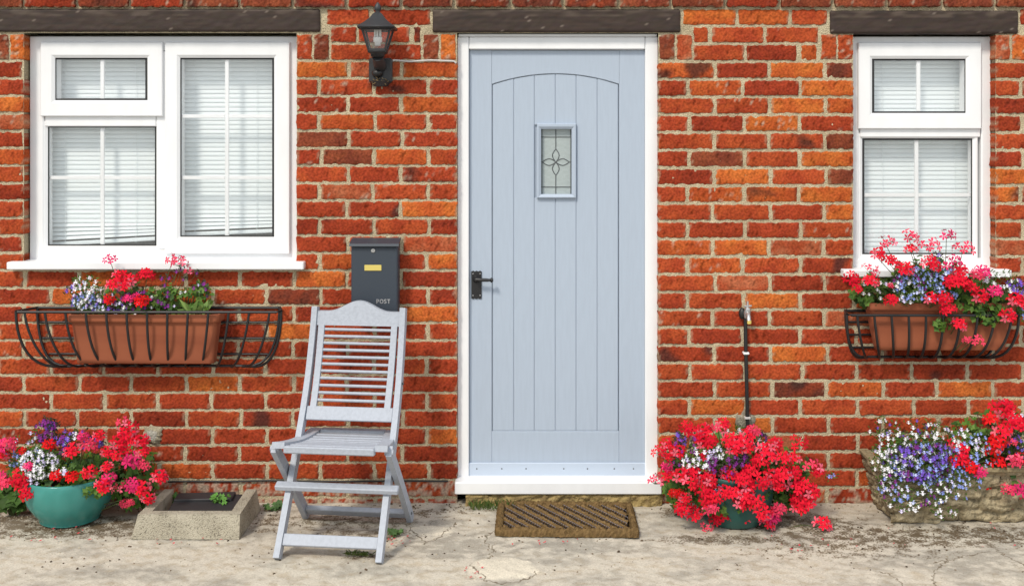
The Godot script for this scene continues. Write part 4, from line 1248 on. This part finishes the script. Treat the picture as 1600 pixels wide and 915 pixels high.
# ---------------------------------------------------------------- door mat
func mat_and_small() -> void:
	var W := .592; var D := .345
	var t := thing("door_mat", "brown coir and wire door mat lying before the blue door", "door mat", Vector3(.230, .002, .236), deg_to_rad(-1.5))
	var fuzzy := func(path: Array, w: float, hgt: float, base: Color) -> MB:
		var mb := MB.new()
		var prev := []
		var total := 0.0
		var fine := []
		for i in path.size() - 1:
			var n := maxi(2, int(path[i].distance_to(path[i + 1]) / .007))
			for k in n: fine.append(path[i].lerp(path[i + 1], float(k) / n))
		fine.append(path[-1])
		for i in fine.size():
			var d: Vector3 = (fine[mini(i + 1, fine.size() - 1)] - fine[maxi(i - 1, 0)]).normalized()
			var s := d.cross(Vector3.UP).normalized()
			var ids := []
			for k in 9:
				var a := PI * k / 8.0
				var q: Vector3 = fine[i]
				var rr := 1.0 + .28 * na.get_noise_3d(q.x * 190 + k * 9, q.z * 190, k * 3.3)
				var pt: Vector3 = q + s * cos(a) * w * .5 * rr + Vector3.UP * sin(a) * hgt * rr
				ids.append(mb.p(pt, base * (1.0 + .5 * na.get_noise_3d(pt.x * 120, pt.z * 120, k * 2.0))))
			if prev.size():
				for k in 8: mb.qi(prev[k], prev[k + 1], ids[k + 1], ids[k])
			prev = ids
		return mb
	var col := Color(.175, .112, .05)
	var x := W * .5 - .016; var z := D * .5 - .016
	obj("border", fuzzy.call([Vector3(-x, 0, -z), Vector3(x, 0, -z), Vector3(x, 0, z), Vector3(-x, 0, z), Vector3(-x, 0, -z + .001)], .036, .030, col), M.coir, t)
	var base := MB.new(); base.col = Color(.02, .015, .01)  # near-black sheet: painted shade for the void between ribs and rings
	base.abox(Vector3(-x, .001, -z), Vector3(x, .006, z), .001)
	obj("gap_shade", base, M.coir, t)
	# diagonal coir ribs with rows of wire rings between
	var rings := MB.new()
	var ix := x - .018; var iz := z - .018
	var dirv := Vector2(.57, .8216); var nrm := Vector2(-.8216, .57)
	var seg := func(dv: Vector2, off: Vector2, lim: Callable) -> Array:
		var a = null; var b = null
		for k in range(-140, 141):
			var q: Vector2 = off + dv * (k * .004)
			if absf(q.x) < ix and absf(q.y) < iz and lim.call(q):
				if a == null: a = q
				b = q
		return [a, b]
	var ring_at := func(q: Vector2, dv: Vector2) -> void:
		var pts := []
		for k in 9:
			var a := TAU * k / 8.0
			pts.append(Vector3(q.x + dv.x * cos(a) * .0105, .018 + sin(a) * .0095, q.y + dv.y * cos(a) * .0105 + .006 * sin(a)))
		rings.tube(pts, .0016, 4, false)
	var main := func(q: Vector2) -> bool: return q.dot(Vector2(.80, -.60)) < .235 and q.dot(Vector2(.80, -.60)) > -.235 or true
	var corner := func(q: Vector2) -> bool: return true
	for k in range(-11, 12):
		var off := nrm * (k * .046)
		var sg: Array = seg.call(dirv, off, main)
		if sg[0] != null and sg[0].distance_to(sg[1]) > .03:
			obj("coir_rib", fuzzy.call([Vector3(sg[0].x, .004, sg[0].y), Vector3(sg[1].x, .004, sg[1].y)], .019, .021, col * 1.15), M.coir, t)
		var s2: Array = seg.call(dirv, off + nrm * .023, main)
		if s2[0] != null:
			var n := int(s2[0].distance_to(s2[1]) / .0165)
			for q in n: ring_at.call(s2[0] + dirv * (q + .5) * .0165, dirv)
	tag(obj("wire_rings", rings, M.wire, t), "", "", "", "stuff")

# ---------------------------------------------------------------- plants
func leaf(mb: MB, o: Vector3, nrm: Vector3, size: float, c: Color, lobes := 5) -> void:
	var up := Vector3(rng.randf_range(-1, 1), rng.randf_range(-1, 1), rng.randf_range(-1, 1))
	var s := nrm.cross(up).normalized(); var t := s.cross(nrm)
	mb.col = c
	var mid := mb.p(o - nrm * size * .12)
	var ids := []
	var n := lobes * 2
	for k in n:
		var a := TAU * (k + .5) / n
		var r := size * (1.0 if k % 2 == 0 else .68)
		if k == n - 1: r = size * .25
		ids.append(mb.p(o + s * cos(a) * r + t * sin(a) * r + nrm * size * rng.randf_range(-.1, .12), c * rng.randf_range(.85, 1.15)))
	for k in n: mb.ti(mid, ids[k], ids[(k + 1) % n])

func blade(mb: MB, a: Vector3, b: Vector3, w: float, c: Color) -> void:
	mb.col = c
	var d := b - a
	var s := d.cross(Vector3(0.2, .1, 1)).normalized() * w * .5
	var m := a.lerp(b, .5) + Vector3(0, w * .4, 0)
	var i0 := mb.p(a - s * .4); var i1 := mb.p(a + s * .4); var i2 := mb.p(m + s); var i3 := mb.p(m - s); var i4 := mb.p(b)
	mb.qi(i0, i1, i2, i3); mb.ti(i3, i2, i4)

func floret(mb: MB, o: Vector3, nrm: Vector3, size: float, c: Color) -> void:   # five narrow petals, two up and three down
	var s := Vector3.UP.cross(nrm)
	if s.length() < .1: s = Vector3.RIGHT
	s = s.normalized()
	var t := nrm.cross(s)
	var tone := rng.randf_range(.66, 1.14)
	if rng.randf() < .08: c = c.lerp(Color(.74, .22, .30), .5)
	for a in [62.0, 118.0, 205.0, 270.0, 335.0]:
		var r := deg_to_rad(a + rng.randf_range(-9, 9))
		var d := s * cos(r) + t * sin(r); var q := nrm.cross(d)
		var L := size * rng.randf_range(.85, 1.12); var w := size * .25
		var k := c * tone * rng.randf_range(.88, 1.1)
		var lift := rng.randf_range(-.1, .35)
		var p0 := mb.p(o, k)
		var p1 := mb.p(o + d * L * .6 + q * w + nrm * L * (.18 + lift * .4), k); var p2 := mb.p(o + d * L * .6 - q * w + nrm * L * (.18 + lift * .4), k)
		var p3 := mb.p(o + d * L + q * w * .55 + nrm * L * lift, k); var p4 := mb.p(o + d * L - q * w * .55 + nrm * L * lift, k)
		mb.ti(p0, p2, p1); mb.qi(p1, p2, p4, p3)

var head_cache := {}
func head_mesh(kind: int, variant: int, open_: bool) -> ArrayMesh:
	var key := "%d_%d_%s" % [kind, variant, open_]
	if head_cache.has(key): return head_cache[key]
	var c: Color = [Color(.70, .014, .034), Color(.74, .05, .11), Color(.68, .03, .14), Color(.66, .012, .016)][kind]
	var mb := MB.new()
	var n := 6 if open_ else 9
	var R := .034
	for k in n:
		var y := 1.0 - (k + .5) / n * 1.05
		var a := k * 2.39996 + variant
		var d := Vector3(cos(a) * sqrt(maxf(0, 1 - y * y)), y * .75, sin(a) * sqrt(maxf(0, 1 - y * y))).normalized()
		d = (d + Vector3(0, 0, .45)).normalized()
		var o := d * R * rng.randf_range(.75, 1.1) * (1.25 if open_ else 1.0)
		mb.col = Color(.12, .10, .03)
		mb.tube([Vector3(0, -.01, 0), o], .001, 4, false)
		floret(mb, o, (d + Vector3(0, 0, .4)).normalized(), .0215 if open_ else .022, c)
	for k in 4:   # buds and pedicels at the centre
		mb.col = Color(.10, .13, .03)
		var d := Vector3(rng.randf_range(-1, 1), rng.randf_range(-.3, 1), rng.randf_range(-.3, 1)).normalized()
		mb.tube([Vector3(0, -.012, 0), d * R * .8], .0012, 4, false)
	head_cache[key] = mb.mesh()
	return head_cache[key]

# clumps: ellipsoids [u, w, z, ru, rw, rz(m), leaves]; heads: [u, w, size, kind]
func geranium(label: String, root: Vector3, clumps: Array, heads: Array, lsize: float) -> void:
	var t := thing("geranium", label, "geranium", root, 0, "geraniums in planters")
	var fo := MB.new(); var st := MB.new()
	for cl in clumps:
		var c: Vector3 = at(cl[0], cl[1], cl[2])
		var R := Vector3(cl[3] / UNIT, cl[4] / UNIT, cl[5])
		for k in cl[6]:
			var d := Vector3(rng.randf_range(-1, 1), rng.randf_range(-1, 1), rng.randf_range(-1, 1))
			if d.length() > 1.0 or d.length() < .1: d = d.normalized() * rng.randf_range(.4, 1.0)
			var q := c + d * R - root
			if q.z + root.z < .012: q.z = .012 - root.z + rng.randf() * .02
			if q.y + root.y < .01: q.y = .01 - root.y
			var nr := (d.normalized() + Vector3(0, .5, .6) + Vector3(rng.randf_range(-.7, .7), rng.randf_range(-.5, .7), rng.randf_range(-.5, .7))).normalized()
			var g := Color(.055, .125, .020).lerp(Color(.14, .22, .035), rng.randf() * rng.randf())
			if rng.randf() < .25: g = Color(.035, .075, .018)
			leaf(fo, q, nr, lsize * rng.randf_range(.6, 1.15), g)
			if k % 4 == 0: st.tube([Vector3(d.x * R.x * .4 + c.x - root.x, 0, c.z - root.z), (q + Vector3(c.x - root.x, 0, c.z - root.z)) * .5, q], .0016, 4, false)
	tag(obj("foliage", fo, M.leaf, t), "", "", "", "stuff")
	for hd in heads:
		var best := .05
		for cl in clumps:
			var k := 1.0 - pow((hd[0] - cl[0]) / cl[3], 2) - pow((hd[1] - cl[1]) / cl[4], 2)
			best = maxf(best, cl[2] + cl[5] * (sqrt(k) if k > 0 else 0.0) if k > 0 else maxf(.05, cl[2]))
		var z := best + .012 + rng.randf_range(-.008, .012)
		var q := at(hd[0], hd[1], z) - root
		var o := obj("flower_head", head_mesh(hd[3], rng.randi() % 3, hd[2] < 0), M.petal, t)
		o.position = q
		var s: float = absf(hd[2])
		o.scale = Vector3.ONE * s * .85
		o.rotation = Vector3(rng.randf_range(-.3, .35), rng.randf_range(-.5, .5), rng.randf_range(-.35, .35))
		var b := Vector3(clampf(q.x, -.3, .3) * .55, minf(q.y - .05, .02), clampf(q.z * .4, -.05, .08))
		st.tube([b, b.lerp(q, .6) + Vector3(0, .012, 0), q + Vector3(0, -.008 * s, -.004)], [.0022, .0017, .0013], 5, false)
	tag(obj("stems", st, M.stem, t), "", "", "", "stuff")

# patches: [u, w, z, ru, rw, rz, count, kind 0 white 1 blue 2 violet 3 purple]
func lobelia(label: String, root: Vector3, patches: Array) -> void:
	var t := thing("lobelia", label, "lobelia", root, 0, "lobelias in planters")
	var fo := MB.new(); var fl := MB.new(); var st := MB.new()
	for p in patches:
		var c: Vector3 = at(p[0], p[1], p[2])
		for k in int(p[6] * .66):
			var a := rng.randf() * TAU; var r := sqrt(rng.randf())
			var dx := cos(a) * r; var dy := sin(a) * r
			var q := c + Vector3(dx * p[3] / UNIT, dy * p[4] / UNIT, p[5] * sqrt(maxf(0, 1 - r * r)) + rng.randf_range(-.012, .014)) - root
			if q.y + root.y < .012: continue
			var col: Color = [Color(.78, .77, .80), Color(.26, .33, .74), Color(.17, .09, .50), Color(.20, .03, .22)][p[7]]
			if p[7] == 0 and rng.randf() < .25: col = Color(.62, .56, .80)
			if p[7] == 1 and rng.randf() < .3: col = Color(.52, .58, .86)
			col *= rng.randf_range(.85, 1.1)
			var nr := Vector3(dx * .6 + rng.randf_range(-.4, .4), .35 + rng.randf_range(-.3, .4), 1).normalized()
			var sz := rng.randf_range(.0075, .0125)
			# a two-lipped bloom: three broad lower lobes, two small upper
			var s := Vector3.UP.cross(nr).normalized(); var up := nr.cross(s)
			for lo in [[-.9, -.25, .62], [0, -.8, .7], [.9, -.25, .62], [-.35, .75, .35], [.35, .75, .35]]:
				var m: Vector3 = q + (s * lo[0] + up * lo[1]) * sz * .62
				var w: float = sz * lo[2]
				var i0 := fl.p(q, col); var i1 := fl.p(m + s * w * .75 + nr * .001, col); var i2 := fl.p(m + (s * lo[0] + up * lo[1]) * w * .8, col); var i3 := fl.p(m - s * w * .75 + nr * .001, col)
				fl.ti(i0, i1, i2); fl.ti(i0, i2, i3)
			for e in 6:
				var g := Color(.05, .10, .022).lerp(Color(.10, .16, .03), rng.randf())
				if p[7] >= 2: g = Color(.05, .05, .03)
				var lq := q + Vector3(rng.randf_range(-.014, .014), rng.randf_range(-.02, .012), rng.randf_range(-.025, -.004))
				blade(fo, lq, lq + Vector3(rng.randf_range(-.016, .016), rng.randf_range(-.006, .018), rng.randf_range(-.004, .014)), .006, g)
			if k % 3 == 0:
				var b := Vector3((c.x - root.x) * .8, minf(0.0, q.y), (c.z - root.z) * .6)
				st.tube([b, b.lerp(q, .55) + Vector3(0, .01, -.008), q - nr * .002], .0009, 4, false)
	tag(obj("leaves", fo, M.leaf, t), "", "", "", "stuff")
	tag(obj("blooms", fl, M.petal, t), "", "", "", "stuff")
	tag(obj("stems", st, M.stem, t), "", "", "", "stuff")

func plants() -> void:
	# trough under the wide window
	geranium("red and pink geraniums with grey green leaves in trough under the wide window", at(222, 495, .08),
		[[215, 470, .085, 62, 30, .05, 150], [290, 468, .08, 48, 32, .05, 170], [150, 478, .08, 32, 16, .04, 60]],
		[[172, 408, -.85, 2], [268, 406, -.8, 1], [280, 412, -1.0, 1], [294, 424, -.6, 1], [188, 432, 1.05, 0], [178, 446, 1.0, 0], [205, 440, 1.1, 0], [228, 430, 1.0, 0], [196, 450, .8, 0], [170, 469, .75, 3], [200, 468, .7, 2], [221, 473, 1.0, 3], [212, 463, .55, 2]], .017)
	lobelia("white and purple lobelia spilling from trough under the wide window", at(160, 495, .08),
		[[135, 455, .09, 22, 28, .04, 85, 0], [140, 468, .09, 26, 16, .04, 40, 1], [112, 462, .09, 20, 16, .03, 12, 2], [215, 466, .10, 62, 16, .04, 60, 3], [200, 472, .10, 66, 16, .04, 46, 0], [170, 477, .10, 36, 8, .03, 20, 2], [285, 450, .09, 40, 34, .04, 22, 3], [292, 462, .09, 30, 26, .03, 10, 0]])
	var w := thing("leafy_weed", "pale green weed with long leaves among the trough flowers under the wide window", "weed", at(302, 492, .10))
	var wb := MB.new()
	for k in 26:
		var a := rng.randf() * TAU
		var b := Vector3(rng.randf_range(-.03, .05), rng.randf_range(-.004, .01), rng.randf_range(-.02, .02))
		blade(wb, b, b + Vector3(cos(a) * .045, rng.randf_range(.02, .075), sin(a) * .03 + .012), .016, Color(.13, .23, .06).lerp(Color(.22, .32, .09), rng.randf()))
	tag(obj("leaves", wb, M.leaf, w), "", "", "", "stuff")
	# trough under the narrow window
	geranium("coral red geraniums overflowing the trough under the narrow window", at(1476, 478, .08),
		[[1370, 455, .09, 46, 28, .07, 190], [1450, 440, .085, 60, 42, .08, 260], [1530, 465, .10, 56, 36, .08, 300], [1585, 470, .09, 30, 32, .07, 110], [1545, 490, .15, 30, 18, .04, 90], [1475, 505, .16, 14, 10, .02, 20]],
		[[1386, 381, -1.0, 1], [1422, 371, -1.0, 1], [1424, 391, .85, 0], [1452, 386, -1.1, 1], [1480, 369, -.95, 2], [1505, 391, -1.1, 1], [1372, 399, 1.0, 0], [1392, 410, 1.0, 0], [1414, 420, 1.1, 0], [1452, 410, 1.15, 0], [1462, 418, .8, 0], [1488, 412, -1.1, 2], [1500, 424, 1.1, 0], [1360, 423, -.9, 1], [1332, 437, 1.1, 0], [1361, 441, 1.0, 0], [1340, 452, .7, 0], [1488, 442, 1.1, 0], [1502, 442, 1.15, 0], [1516, 450, 1.0, 0], [1535, 427, 1.1, 2], [1526, 432, .9, 1], [1532, 463, 1.1, 0], [1556, 456, .95, 2], [1394, 470, .9, 0], [1456, 468, .95, 0], [1476, 467, 1.0, 0], [1482, 485, 1.0, 0], [1498, 508, 1.0, 0], [1524, 535, -.9, 1], [1511, 533, -.55, 1], [1575, 494, 1.1, 0], [1588, 470, 1.1, 0], [1598, 476, .9, 0], [1391, 447, .5, 1]], .018)
	lobelia("pale blue and white lobelia in trough under the narrow window", at(1470, 478, .1),
		[[1432, 440, .15, 36, 24, .04, 110, 1], [1470, 435, .15, 22, 26, .04, 50, 1], [1418, 452, .16, 24, 20, .03, 40, 0], [1452, 460, .17, 44, 10, .03, 50, 1], [1370, 450, .14, 28, 20, .03, 22, 0], [1566, 440, .14, 28, 16, .03, 40, 0], [1588, 448, .14, 16, 12, .03, 34, 2], [1440, 436, .15, 44, 18, .04, 34, 3], [1597, 488, .15, 5, 12, .01, 8, 1], [1462, 400, .13, 8, 8, .02, 8, 2]])
	# turquoise bowl
	geranium("red geraniums with bright green leaves filling the turquoise bowl", Vector3(-1.893, .185, .195),
		[[110, 740, .20, 70, 34, .14, 380], [200, 735, .16, 46, 52, .10, 260], [60, 735, .2, 45, 34, .12, 160], [215, 772, .16, 30, 22, .08, 90], [130, 762, .30, 46, 12, .06, 130]],
		[[75, 695, .8, 3], [130, 681, .7, 2], [155, 680, .8, 0], [192, 660, -.8, 1], [200, 672, 1.2, 0], [187, 690, 1.1, 0], [210, 688, .9, 0], [222, 688, .95, 0], [223, 706, .9, 0], [198, 700, .9, 0], [170, 706, .9, 0], [184, 710, .9, 0], [115, 706, 1.15, 0], [140, 698, 1.0, 1], [205, 722, 1.25, 2], [224, 728, .8, 1], [140, 737, .95, 0], [168, 731, .8, 0], [86, 744, .8, 3], [112, 747, .85, 3], [160, 757, .95, 0], [170, 748, .95, 2], [165, 766, .9, 0], [191, 760, -.8, 1], [208, 760, 1.0, 2], [222, 764, 1.2, 0], [232, 778, .9, 0], [249, 747, 1.05, 0], [195, 787, .65, 1], [204, 785, .5, 1], [76, 775, 1.1, 0], [30, 748, 1.15, 0], [36, 762, 1.0, 0], [42, 772, .9, 0], [45, 730, .7, 2], [6, 700, 1.2, 2], [14, 694, .9, 1], [2, 712, .9, 0], [6, 758, 1.1, 1], [0, 745, .8, 2], [34, 704, .5, 3], [85, 746, .55, 1]], .021)
	lobelia("white and purple lobelia growing in the turquoise bowl", Vector3(-1.9, .185, .2),
		[[62, 722, .31, 28, 22, .04, 190, 0], [50, 715, .29, 26, 18, .04, 50, 1], [72, 675, .24, 16, 20, .03, 50, 3], [80, 664, .22, 8, 6, .02, 22, 2], [118, 688, .26, 34, 16, .03, 40, 2], [96, 690, .26, 30, 20, .03, 34, 3], [54, 742, .33, 10, 16, .02, 26, 0], [98, 735, .33, 12, 7, .02, 16, 0], [22, 712, .26, 10, 18, .02, 24, 1], [40, 682, .22, 16, 10, .02, 10, 0], [150, 690, .26, 12, 8, .02, 14, 2], [115, 685, .26, 14, 16, .02, 14, 0]])
	# green pot by the door
	geranium("mass of bright red geraniums covering the green pot beside the door", Vector3(.945, .21, .205),
		[[1145, 738, .20, 92, 58, .14, 420], [1220, 742, .18, 48, 46, .12, 220], [1065, 745, .19, 34, 44, .12, 150], [1140, 775, .30, 66, 26, .09, 260], [1240, 765, .22, 28, 34, .08, 100]],
		[[1075, 670, 1.0, 0], [1090, 680, 1.0, 0], [1100, 672, 1.0, 0], [1108, 688, 1.1, 0], [1098, 692, 1.0, 0], [1122, 668, -1.0, 1], [1130, 664, .9, 0], [1142, 688, 1.1, 0], [1155, 695, 1.2, 0], [1168, 680, 1.1, 0], [1178, 674, .9, 1], [1166, 698, 1.1, 0], [1148, 702, 1.0, 0], [1195, 706, 1.2, 0], [1208, 698, 1.0, 0], [1188, 720, 1.1, 0], [1200, 714, 1.2, 0], [1222, 715, 1.1, 0], [1240, 718, 1.0, 0], [1214, 692, .8, 0], [1248, 692, -1.0, 0], [1042, 695, .9, 0], [1032, 706, -.9, 0], [1060, 706, 1.0, 0], [1045, 710, .9, 0], [1042, 728, .8, 2], [1044, 742, 1.0, 0], [1024, 752, -.9, 1], [1102, 710, .9, 0], [1065, 745, 1.1, 0], [1080, 735, 1.1, 0], [1078, 752, 1.1, 0], [1098, 745, 1.1, 0], [1108, 752, 1.0, 0], [1108, 738, .9, 0], [1140, 742, 1.1, 0], [1150, 748, .9, 1], [1160, 752, 1.1, 0], [1172, 738, 1.1, 0], [1168, 762, 1.1, 0], [1190, 752, 1.1, 0], [1205, 745, 1.2, 0], [1222, 742, 1.2, 0], [1240, 738, 1.1, 0], [1215, 758, 1.0, 0], [1268, 730, -1.1, 1], [1278, 736, .8, 0], [1100, 768, 1.1, 0], [1115, 775, 1.1, 0], [1105, 782, 1.0, 0], [1135, 770, 1.0, 0], [1150, 772, 1.0, 0], [1165, 778, 1.2, 0], [1180, 785, 1.1, 0], [1155, 790, 1.0, 0], [1240, 765, 1.2, 0], [1255, 760, 1.2, 0], [1268, 770, 1.1, 0], [1250, 780, 1.2, 0], [1262, 785, 1.0, 0], [1250, 796, 1.1, 0], [1072, 778, .8, 0], [1068, 795, 1.1, 0], [1085, 802, 1.1, 0], [1062, 772, .7, 3], [1110, 796, 1.0, 1], [1128, 805, 1.2, 0], [1120, 812, .9, 0], [1165, 808, 1.1, 0], [1192, 800, 1.1, 0], [1205, 808, 1.2, 2], [1198, 820, 1.0, 0], [1218, 798, 1.0, 1], [1285, 820, 1.15, 0], [1104, 824, -.7, 1], [1052, 770, .6, 3]], .02)
	lobelia("white and purple lobelia tucked between the geraniums in the green pot", Vector3(.93, .21, .21),
		[[1090, 718, .365, 22, 18, .03, 50, 0], [1112, 705, .355, 22, 14, .03, 36, 0], [1130, 722, .365, 34, 18, .03, 44, 3], [1075, 705, .34, 28, 26, .03, 46, 3], [1063, 685, .32, 8, 18, .02, 22, 2], [1188, 693, .27, 8, 10, .02, 20, 0], [1148, 670, .22, 12, 4, .02, 10, 0], [1122, 762, .36, 10, 6, .02, 14, 1], [1298, 742, .1, 7, 3, .01, 5, 1], [1180, 680, .24, 18, 12, .02, 16, 3], [1158, 716, .33, 20, 12, .02, 16, 3]])
	# stone trough
	geranium("red and pink geraniums growing in the stone trough", Vector3(1.98, .22, .15),
		[[1545, 690, .18, 60, 50, .10, 260], [1490, 725, .22, 46, 24, .08, 150], [1590, 735, .22, 30, 40, .08, 120], [1440, 705, .18, 60, 26, .09, 160]],
		[[1563, 640, 1.4, 0], [1575, 636, 1.0, 0], [1548, 658, 1.0, 3], [1585, 660, 1.3, 0], [1565, 676, 1.2, 0], [1558, 690, 1.1, 3], [1552, 702, 1.2, 3], [1598, 664, 1.1, 0], [1492, 696, 1.0, 0], [1504, 702, .9, 0], [1488, 722, 1.1, 3], [1502, 716, 1.2, 0], [1515, 730, 1.0, 3], [1530, 738, .9, 2], [1558, 724, 1.15, 3], [1585, 722, 1.1, 1], [1598, 718, 1.1, 0], [1540, 758, .85, 3], [1590, 768, 1.2, 2], [1575, 765, -.8, 1], [1582, 692, -.6, 1], [1600, 775, 1.0, 1], [1578, 790, -.5, 1]], .02)
	lobelia("blue, white and violet lobelia trailing over the stone trough", Vector3(1.75, .22, .2),
		[[1425, 700, .24, 56, 32, .08, 150, 0], [1450, 722, .30, 62, 30, .06, 160, 1], [1440, 718, .30, 56, 30, .06, 190, 2], [1500, 690, .26, 50, 26, .06, 80, 0], [1400, 722, .30, 36, 28, .05, 60, 0], [1450, 715, .29, 60, 30, .05, 90, 3], [1445, 758, .34, 76, 26, .02, 70, 1], [1440, 765, .34, 66, 34, .02, 46, 0], [1430, 755, .34, 60, 34, .02, 40, 3], [1520, 702, .28, 46, 28, .05, 80, 1], [1425, 674, .16, 66, 16, .05, 60, 0], [1440, 668, .14, 70, 12, .04, 30, 2], [1590, 690, .24, 26, 30, .06, 50, 2], [1585, 648, .18, 18, 10, .02, 14, 0], [1515, 752, .33, 20, 10, .02, 20, 1], [1460, 795, .35, 36, 14, .01, 16, 0], [1376, 652, .1, 8, 4, .02, 5, 0], [1385, 735, .33, 16, 40, .02, 24, 0]])
	# --- weeds at the foot of things
	weed("dark_leafed_weed", "broad leafed green weed beside the turquoise bowl", "weed", on_ground(18, 804), 46, .05, .16, .042, Color(.05, .10, .022))
	weed("small_weed", "small round leafed weed growing through the drain surround", "weed", Vector3(-1.245, .066, .20), 16, .035, .045, .017, Color(.07, .17, .03))
	weed("small_weed", "tiny weed in the gap behind the drain surround's black cover", "weed", Vector3(-1.475, .03, .11), 9, .02, .05, .015, Color(.06, .14, .03))
	weed("small_weed", "small weed sprouting in cracked concrete by the chair's foot", "weed", on_ground(616, 836), 14, .03, .03, .016, Color(.07, .13, .04))
	weed("small_weed", "low green weed at the wall foot between chair and drain surround", "weed", on_ground(427, 796), 14, .04, .03, .018, Color(.05, .10, .03))
	for g in [[768, 794, .09, 170, "grass tuft growing at the corner of the door sill", .10, .05], [560, 866, .05, 60, "mossy grass tuft under the chair's front stretcher", .045, .04]]:
		var p := on_ground(g[0], g[1]); p.y = 0.0
		var t := thing("grass_tuft", g[4], "grass")
		t.position = p
		var mb := MB.new()
		for k in g[3]:
			var b := Vector3(rng.randf_range(-1, 1) * g[2], 0, rng.randf_range(-.5, .5) * g[6])
			blade(mb, b, b + Vector3(rng.randf_range(-.03, .03), rng.randf_range(.3, 1) * g[5] * .5, rng.randf_range(-.01, .03)), .004, Color(.06, .11, .025).lerp(Color(.17, .17, .05), rng.randf() * rng.randf()))
		tag(obj("blades", mb, M.leaf, t), "", "", "", "stuff")
	# --- fallen petals
	var fp := MB.new()
	for k in 95:
		var spot: Array = [[60, 828, 70, 12], [90, 838, 60, 12], [1270, 858, 90, 22], [1240, 850, 60, 16], [620, 846, 22, 10], [850, 848, 70, 5], [740, 890, 14, 16], [1480, 832, 110, 24], [300, 846, 60, 6]][rng.randi() % 9]
		var q := on_ground(spot[0] + rng.randf_range(-1, 1) * spot[2], spot[1] + rng.randf_range(-1, 1) * spot[3])
		q.y = .0055
		fp.col = Color(.60, .06, .08).lerp(Color(.40, .10, .09), rng.randf())
		var a := rng.randf() * TAU; var s := rng.randf_range(.004, .009)
		var d := Vector3(cos(a), 0, sin(a)) * s; var e := Vector3(-sin(a), 0, cos(a)) * s * .6
		fp.quad(q - d, q + e, q + d + Vector3(0, .003, 0), q - e + Vector3(0, .002, 0))
	tag(obj("fallen_petals", fp, M.petal), "red petals fallen on the concrete below the planters", "petals", "", "stuff")

func weed(called: String, label: String, category: String, p: Vector3, n: int, spread: float, hgt: float, ls: float, c: Color) -> void:
	var t := thing(called, label, category)
	t.position = p
	var st := MB.new()
	for k in n:
		var q := Vector3(rng.randf_range(-1, 1) * spread, rng.randf_range(.15, 1) * hgt, rng.randf_range(-.4, .8) * spread)
		st.tube([Vector3(q.x * .2, 0, q.z * .2), q], .0015, 4, false)
		var lm := MB.new()
		leaf(lm, Vector3.ZERO, (Vector3(q.x * 4, .7, .6) + Vector3(rng.randf_range(-.4, .4), 0, rng.randf_range(-.3, .3))).normalized(), ls * rng.randf_range(.6, 1.1), c * rng.randf_range(.7, 1.5), 6)
		var o := obj("leaf", lm, M.leaf, t)
		o.position = q
	obj("stems", st, M.stem, t)
